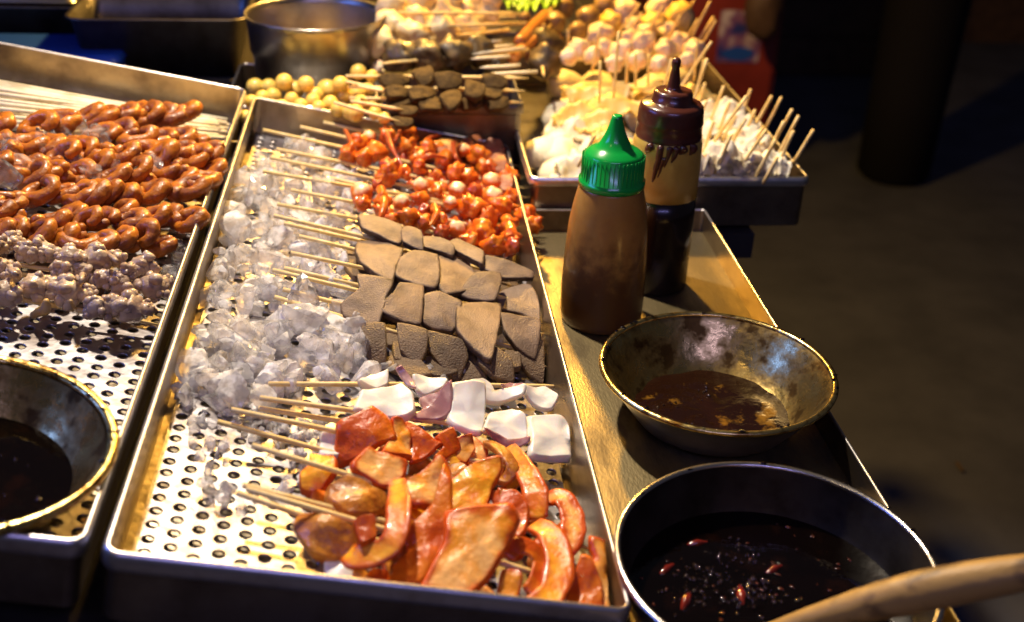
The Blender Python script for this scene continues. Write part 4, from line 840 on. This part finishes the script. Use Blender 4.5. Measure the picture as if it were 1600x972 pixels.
# ------------------------------------------------------------------ fish balls, rear tongue, dumplings
for x, y, r in [(399, 136, 14), (420, 136, 13), (444, 129, 14), (460, 141, 15), (478, 132, 13), (492, 150, 14), (511, 141, 17), (532, 132, 13), (560, 113, 13), (581, 119, 10), (556, 147, 15), (427, 150, 13), (456, 156, 12), (393, 159, 11), (489, 158, 12), (516, 162, 13), (528, 171, 12), (498, 168, 11), (564, 162, 14), (555, 177, 14), (586, 177, 11), (582, 162, 10), (384, 183, 11), (546, 175, 12), (538, 150, 11), (470, 165, 11), (440, 165, 10), (575, 140, 11), (410, 152, 11), (600, 185, 10)]:
    p = Q(x, y, .092 + (.02 if y < 135 else .005)); rr = px(p, r)
    tag(mesh('fish_ball', *blob(p, rr, 3, .04), M['fish']), 'smooth yellow fish ball heaped in the steel bin beyond the middle tray', 'fish ball', 'fish balls in the steel bin')
def qslab(outline, z, t, toward=30, side=0, **k):
    o = np.array(outline, float); c = o.mean(0); n = nz(np.array([math.tan(rad(side)), -math.tan(rad(toward)), 1])); p0 = Q(c[0], c[1], z)
    return slab_pts([on_plane(x, y, p0, n) for x, y in o], n, t, **k)
def quad(x, y, w, h, a=0):
    c, s = math.cos(rad(a)), math.sin(rad(a)); q = [(-w, -h), (-w * .2, -h * 1.15), (w, -h * .8), (w * 1.05, h * .3), (w * .5, h), (-w * .6, h * .95)]
    return [(x + u * c - v_ * s, y + u * s + v_ * c) for u, v_ in q]
RT = [((540, 119), (826, 122), [(616, 124, 24, 9, 0), (662, 116, 16, 13, -25), (700, 125, 22, 13, 0), (740, 137, 17, 12, 20), (772, 126, 20, 10, 5)], 'rear tongue skewer at the back of the small dark tray'),
      ((545, 136), (820, 142), [(622, 142, 20, 8, 5), (660, 143, 22, 8, 0), (706, 152, 16, 12, -30), (766, 142, 18, 8, 10)], 'middle tongue skewer in the small dark tray'),
      ((546, 153), (818, 160), [(628, 155, 26, 8, -10), (676, 160, 24, 9, 5), (733, 161, 20, 9, -8), (775, 160, 20, 10, -5)], 'front tongue skewer in the small dark tray')]
for i, (a, b, ps, lab) in enumerate(RT):
    z = .125 - i * .010
    skewer(Q(*a, z), Q(*b, z), lab, 'tongue skewers in the small dark tray', [('tongue_slice', qslab(quad(*q), z + .008, .008, rng.uniform(10, 50), rng.uniform(-20, 20), bend=-.002, wav=.002), 'reartongue') for q in ps], .0022)
for j, (a, b) in enumerate((((540, 127), (640, 150)), ((560, 135), (650, 152)), ((522, 160), (625, 190)), ((548, 158), (632, 172)))):
    skewer(Q(*a, .122), Q(*b, .112), ['stick end poking left from the small dark tray, uppermost of four', 'stick end poking left from the small dark tray, second of four', 'stick end crossing the back wall of the ice tray', 'stick end poking left from the small dark tray, third of four'][j], 'tongue skewers in the small dark tray', [('tongue_slice', qslab(quad(b[0] + 4, b[1], 16, 7), .112, .007), 'reartongue')], .0022)
def balls(a, b, z, ps, m, nm, label, grp, amp=.36, stick_r=.0022, cells=.22):
    pcs = []
    for x, y, r in ps:
        p = Q(x, y, z); rr = px(p, r * 1.22); pcs.append((nm, blob(p, np.array([rr, rr, rr * .95]), 3, amp, 1.5, cells=cells, cfreq=2.2), m))
    skewer(Q(*a, z), Q(*b, z), label, grp, pcs, stick_r)
GS = 'dumpling and meatball skewers in the rear tray'
balls((826, 78), (590, 100), .125, [(626, 87, 23), (667, 88, 23), (708, 85, 23), (747, 80, 22)], 'darkball', 'meatball', 'row of four large dark meatballs above the small tongue tray', GS)
balls((797, 89), (640, 108), .105, [(690, 100, 14), (772, 96, 14), (776, 104, 13)], 'darkball', 'meatball', 'half-hidden dark meatball skewer beneath the large dark row', GS)
balls((796, 47), (575, 70), .135, [(594, 66, 22), (639, 58, 24), (687, 52, 25), (730, 44, 23)], 'shumai', 'dumpling', 'front row of pale pork dumplings just above the dark meatballs', GS)
balls((820, 36), (585, 45), .150, [(606, 40, 21), (650, 32, 21), (694, 25, 22), (735, 18, 21), (762, 22, 15)], 'shumai', 'dumpling', 'second row of pale pork dumplings', GS)
balls((815, 22), (600, 20), .165, [(612, 14, 20), (654, 8, 20), (700, 2, 21), (740, -2, 20), (768, 4, 13)], 'shumai', 'dumpling', 'rearmost row of pale pork dumplings at the top edge', GS)
balls((600, 112), (576, 60), .105, [(585, 92, 13), (592, 105, 10)], 'crab', 'dumpling', 'small pinkish dumpling at the left end of the dark meatballs', GS)
for j, (x0, y0, x1, y1) in enumerate(((748, 21, 800, 20), (757, 28, 806, 26), (760, 38, 822, 36), (750, 52, 795, 46), (764, 65, 784, 64), (768, 73, 802, 71), (768, 83, 820, 75), (766, 90, 797, 88), (780, 104, 813, 102), (784, 115, 840, 112))):
    tag(mesh('bamboo_stick', *stick_geo(Q(x1, y1, .13), Q(x0 - 30, y0 + 2, .128), .0024), M['palestick']), 'stick end pointing right out of the dumpling rows, %s from the top' % ORD[j], 'stick', 'stick ends beside the dumplings')
GR = 'food in the rear right tray'
for x, y, r, lab in ((880, 12, 18, 'upper left'), (867, 36, 18, 'lower left'), (920, 27, 19, 'middle'), (903, 48, 15, 'lower right'), (945, 8, 17, 'upper right'), (820, 28, 10, 'far left, smallest')):
    p = Q(x, y, .11); tag(mesh('meatball', *blob(p, px(p, r), 3, .14, cells=.08), M['brownball']), 'brown meatball in the rear right tray, %s of the heap' % lab, 'meatball', GR)
balls((838, 38), (850, 120), .10, [(851, 72, 24), (852, 98, 22)], 'darkball', 'meatball', 'big dark meatballs on an upright stick beside the sausages', GR)
for k, (a, b, lab) in enumerate((((852, 24), (812, 66), 'upper orange sausage on a stick beside the meatballs'), ((846, 52), (800, 92), 'lower orange sausage on a stick under the other one'))):
    z = .12 - .01 * k; p, q = Q(*a, z), Q(*b, z); d = nz(p - q); t = thing('sausage_skewer', lab, 'sausage', q, GR)
    mesh('stick', *stick_geo(p + d * .075, q, .0022), M['bamboo'], t); mesh('sausage', *tube([q, (p + q) / 2 + [0, 0, .002], p], px(p, 9), 12, n=10), M['sausage'], t)
for x, y, z, lab in ((828, 88, .09, 'left'), (835, 98, .085, 'right'), (870, 60, .09, 'upper')):
    p = Q(x, y, z); tag(mesh('carrot_piece', *blob(p, px(p, 9), 2, .25), M['sausage']), 'small orange carrot piece below the sausages, %s of three' % lab, 'carrot', GR)
for j, (x, y, w, h) in enumerate(((838, 4, 26, 12), (815, 10, 16, 8), (860, 2, 18, 9), (800, 4, 14, 8))):
    V, F = [], []; n = 11; c = Q(x, y, .125)
    wm, hm = px(c, w), px(c, h) * 1.6
    for i in range(n):
        for k in range(n):
            u_, v_ = i / (n - 1) * 2 - 1, k / (n - 1) * 2 - 1; rr = math.sqrt(1 - .45 * v_ * v_)
            V.append(c + np.array([u_ * wm * rr, v_ * hm, .012 * fbm((u_ * 2.2 + j * 5, v_ * 2.2, 1), 1) + .010 * math.sin(u_ * 7 + j) * abs(v_)]))
    for i in range(n - 1):
        for k in range(n - 1): F.append([i * n + k, (i + 1) * n + k, (i + 1) * n + k + 1, i * n + k + 1])
    tag(mesh('lettuce_leaf', V, F, M['leaf']), 'crinkled green lettuce leaf at the top edge, %s' % ['widest, in the middle', 'lower left one', 'right one beside the meatballs', 'far left one'][j], 'lettuce', GR)

# ------------------------------------------------------------------ white tray: tofu skins, yellow skins and shrimp balls on sticks
GT = 'upright sticks in the white tray'
HEAP = [(1090, 165), (1175, 158), (1215, 190), (1245, 238), (1225, 268), (1085, 272)]
def fold(x, y, z, w, h, m, nm, parent, seed, amp=.016, t=.0022):
    c = Q(x, y, z); wm, hm = px(c, w), px(c, h) * 1.25; n = 15; c[0] = min(c[0], .484 - wm); c[1] = max(c[1], 1.256 + hm); V, F = [], []
    for s in (0, 1):
        for i in range(n):
            for k in range(n):
                u_, v_ = i / (n - 1) * 2 - 1, k / (n - 1) * 2 - 1; e = (.86 + .16 * fbm((u_ * 2.4 + seed, v_ * 2.4, 7), 1, 3)) * math.sqrt(1 - .30 * (u_ * u_ if abs(v_) > abs(u_) else v_ * v_))
                zz_ = amp * .75 * fbm((u_ * 1.1 + seed * 3.1, v_ * 1.2, seed), 1, 2) + amp * .3 * math.sin(u_ * 3.0 + seed + 1.5 * v_) + .0045 * fbm((u_ * 3.6 + seed, v_ * 3.6, seed), 1, 2) + .0025 * math.sin(11 * u_ + 4 * v_ + seed) * max(abs(u_), abs(v_)) - .014 * (u_ * u_ + v_ * v_)
                V.append(c + np.array([u_ * wm * e, v_ * hm * e, zz_ - s * t]))
    o = n * n
    for i in range(n - 1):
        for k in range(n - 1):
            q = [i * n + k, (i + 1) * n + k, (i + 1) * n + k + 1, i * n + k + 1]; F.append(q); F.append([a_ + o for a_ in q][::-1])
    edge = [k for k in range(n)] + [i * n + n - 1 for i in range(1, n)] + [(n - 1) * n + k for k in range(n - 2, -1, -1)] + [i * n for i in range(n - 2, 0, -1)]
    for i in range(len(edge)): a_, b_ = edge[i], edge[(i + 1) % len(edge)]; F.append([a_, a_ + o, b_ + o, b_])
    return mesh(nm, V, F, M[m], parent)
W_ST = [((1167, 150), (1098, 225)), ((1206, 150), (1178, 182)), ((1221, 152), (1196, 184)), ((1238, 171), (1206, 212)), ((1248, 181), (1216, 226)), ((1271, 203), (1243, 232)), ((1225, 190), (1194, 232)), ((1198, 202), (1154, 246)), ((1165, 186), (1128, 230)), ((1150, 181), (1126, 204)), ((1115, 190), (1098, 226)), ((1173, 140), (1160, 162)), ((1104, 158), (1078, 196)), ((1131, 135), (1110, 172)), ((1098, 192), (1082, 208)), ((1102, 130), (1085, 160)), ((1192, 200), (1166, 222)), ((1215, 246), (1196, 262)), ((929, 212), (905, 236)), ((1142, 212), (1120, 246)), ((1180, 172), (1158, 205)), ((1212, 218), (1184, 252)), ((1090, 205), (1072, 240)), ((1140, 160), (1122, 190)), ((1240, 205), (1216, 240))]
for i, (a, b) in enumerate(W_ST):
    z = .085 if b[1] > 200 else .095
    p = Q(*b, z)
    edge = max(0, b[0] + b[1] * -.1 - 1165)
    yt = p[1] - .012
    q = QY(*a, yt)
    t = thing('skewer', 'bamboo skewer through white tofu skin, %s' % (
        ['standing before the dark bottle cap', 'upper left of the pair on the right slope', 'upper right of the pair on the right slope', 'tall one on the right slope', 'second from the far right', 'at the far right corner', 'dark one inside the right slope', 'long shaded one in front', 'shaded one in the middle', 'short yellow one in the middle', 'dark short one beside the bottle', 'at the back against the tray rim', 'leaning beside the brown cap', 'leaning behind the brown cap', 'short one touching the bottle cap', 'thin one above the brown cap', 'pale one among the front folds', 'shortest one near the front rim', 'alone at the left of the green cap', 'in the lower front just right of the bottle', 'middle of the slope between two taller sticks', 'lowest on the right slope', 'lowest beside the dark bottle', 'high on the mound behind the cap', 'lower right of the slope next to the corner stick'][i]), 'skewer', p, GT)
    mesh('stick', *stick_geo(q, p - np.array([0, 0, .02]), .0022, False), M['bamboo'], t)
    fold(b[0] - 4 - edge * .4, b[1] + 8, z - .012, rng.uniform(34, 46) - edge * .35, rng.uniform(18, 26) - edge * .1, 'tofu', 'tofu_skin', t, i * 1.7 + 1)
for j, (x, y, w, h, z, m) in enumerate(((1120, 260, 52, 26, .062, 'tofu'), (1180, 262, 56, 24, .060, 'tofu'), (1092, 225, 44, 24, .070, 'tofu'), (1150, 205, 55, 26, .080, 'tofu'), (1110, 180, 55, 22, .085, 'tofu'), (920, 262, 44, 26, .055, 'tofu'), (890, 275, 40, 20, .045, 'tofu'), (940, 232, 40, 22, .065, 'tofu'), (905, 255, 36, 20, .06, 'tofu'), (1195, 236, 40, 24, .075, 'tofu'), (1200, 215, 32, 24, .08, 'tofu'), (1065, 262, 40, 24, .06, 'tofu'))):
    fo = fold(x, y, z, w, h, m, 'tofu_skin_sheet', None, j * 2.3 + 40); tag(fo, 'crumpled white tofu skin, %s' % ['front middle beside the dark bottle', 'along the front rim', 'right beside the brown cap', 'centre of the mound', 'back of the mound', 'left of the green cap, front', 'lowest at the left front corner', 'upper left of the green cap', 'far left middle', 'right slope of the mound', 'upper right slope', 'hidden low behind the dark bottle'][j], 'tofu skin', 'loose tofu skins in the white tray')
for j, (x, y) in enumerate(sample(HEAP, 26)):
    fo = fold(x, y, .078 + .018 * (1 - abs(x - 1150) / 110), rng.uniform(22, 36), rng.uniform(13, 20), 'tofu', 'tofu_skin_sheet', None, j * 3.7 + 140, .020, .0014); tag(fo, 'small ragged white tofu skin layered high on the mound by the right rim', 'tofu skin', 'ragged tofu skins on the mound')
for j, (x, y, w, h, z, m) in enumerate(((930, 128, 64, 24, .095, 'tofuyellow'), (900, 165, 42, 20, .08, 'tofuyellow'), (965, 155, 58, 22, .085, 'tofuyellow'), (1020, 132, 60, 20, .09, 'tofuyellow'), (935, 178, 46, 18, .075, 'tofuyellow'), (900, 195, 34, 18, .06, 'tofu'), (960, 205, 40, 18, .07, 'tofuyellow'), (1080, 140, 44, 18, .085, 'tofuyellow'), (870, 185, 24, 14, .055, 'tofu'))):
    fo = fold(x, y, z, w, h, m, 'tofu_skin_sheet', None, j * 1.9 + 80); tag(fo, 'yellow tofu skin layered behind the bottles, %s' % ['broad topmost fold', 'at the left edge of the tray', 'middle fold behind the green cap', 'behind the brown nozzle', 'second fold down', 'pale drooping one at the left', 'lowest fold left of the brown cap', 'right of the brown nozzle', 'small pale end at the far left'][j], 'tofu skin', 'yellow tofu skins behind the bottles')
CRAB = [(905, 78, 18), (888, 90, 14), (940, 55, 20), (945, 75, 14), (972, 82, 19), (1005, 70, 20), (985, 60, 14), (1040, 78, 17), (1062, 70, 20), (1085, 80, 17), (1010, 52, 16), (925, 88, 14), (1030, 100, 15), (995, 95, 16), (960, 100, 14), (1075, 95, 14), (975, 18, 22), (1032, 12, 22), (1062, 30, 26), (1020, 38, 20), (955, 35, 18), (990, 40, 14), (1045, 48, 14)]
ST2 = [((1110, 2), (1080, 48)), ((1115, 28), (1082, 66)), ((1119, 32), (1088, 72)), ((1091, 30), (1064, 62)), ((1112, 65), (1060, 128)), ((1064, 24), (1034, 62)), ((1004, 20), (970, 52)), ((1036, 10), (1000, 60)), ((938, 40), (926, 96)), ((967, 50), (960, 136)), ((981, 82), (980, 114)), ((993, 84), (995, 118)), ((1014, 85), (1014, 116)), ((1090, 62), (1086, 110)), ((1105, 92), (1080, 160)), ((1050, 92), (1036, 130)), ((938, 96), (938, 145)), ((888, 46), (888, 86)), ((850, 38), (852, 70)), ((1000, 6), (962, 46)), ((1100, 95), (1090, 128)), ((1085, 0), (1070, 18)), ((1115, 26), (1088, 60))]
for i, (x, y, r) in enumerate(CRAB):
    z = .115 if y > 45 else .10
    p = Q(x, y, z); a, b = ST2[i]; yel = y < 45 and i in (18, 19, 20)
    t = thing('skewer', 'stick with a lumpy %s ball, %s' % ('golden' if yel else 'white shrimp', ['far left front', 'leftmost low', 'upper left', 'under the upper left one', 'left of centre', 'centre of the heap', 'centre back', 'right of centre', 'upper right of the heap', 'right edge of the heap', 'upper centre', 'low left', 'low right of centre', 'lowest centre', 'low centre left', 'low right edge', 'rear left bright', 'rear centre bright', 'rear right biggest', 'rear centre', 'rear left', 'between the rear ones', 'between rear and front right'][i]), 'skewer', p, 'shrimp ball sticks in the white tray')
    mesh('ball', *blob(p, px(p, r), 3, .35, 1.7, cells=.25, cfreq=2.3), M['tofuyellow' if yel else 'crab'], t)
    bb = Q(*b, z); mesh('stick', *stick_geo(QY(*a, bb[1] - .01), bb - np.array([0, 0, .015]), .002, False), M['bamboo'], t)
fill = []
for x, y in sample([(870, 110), (1100, 110), (1110, 130), (1240, 270), (850, 280), (850, 200)], 70):
    p = Q(x, y, .03); fill.append(blob((p[0], p[1], .028), np.array([.03, .03, .022]), 2, .3))
fill = [q for q in fill if q[0][:, 0].min() > .172 and q[0][:, 0].max() < .492 and q[0][:, 1].min() > 1.26 and q[0][:, 1].max() < 1.81]
v, f, _ = join(fill); o = mesh('tofu_scraps', v, f, M['tofu']); o['kind'] = 'stuff'; o['label'] = 'white tofu scraps under the skewers in the white tray'
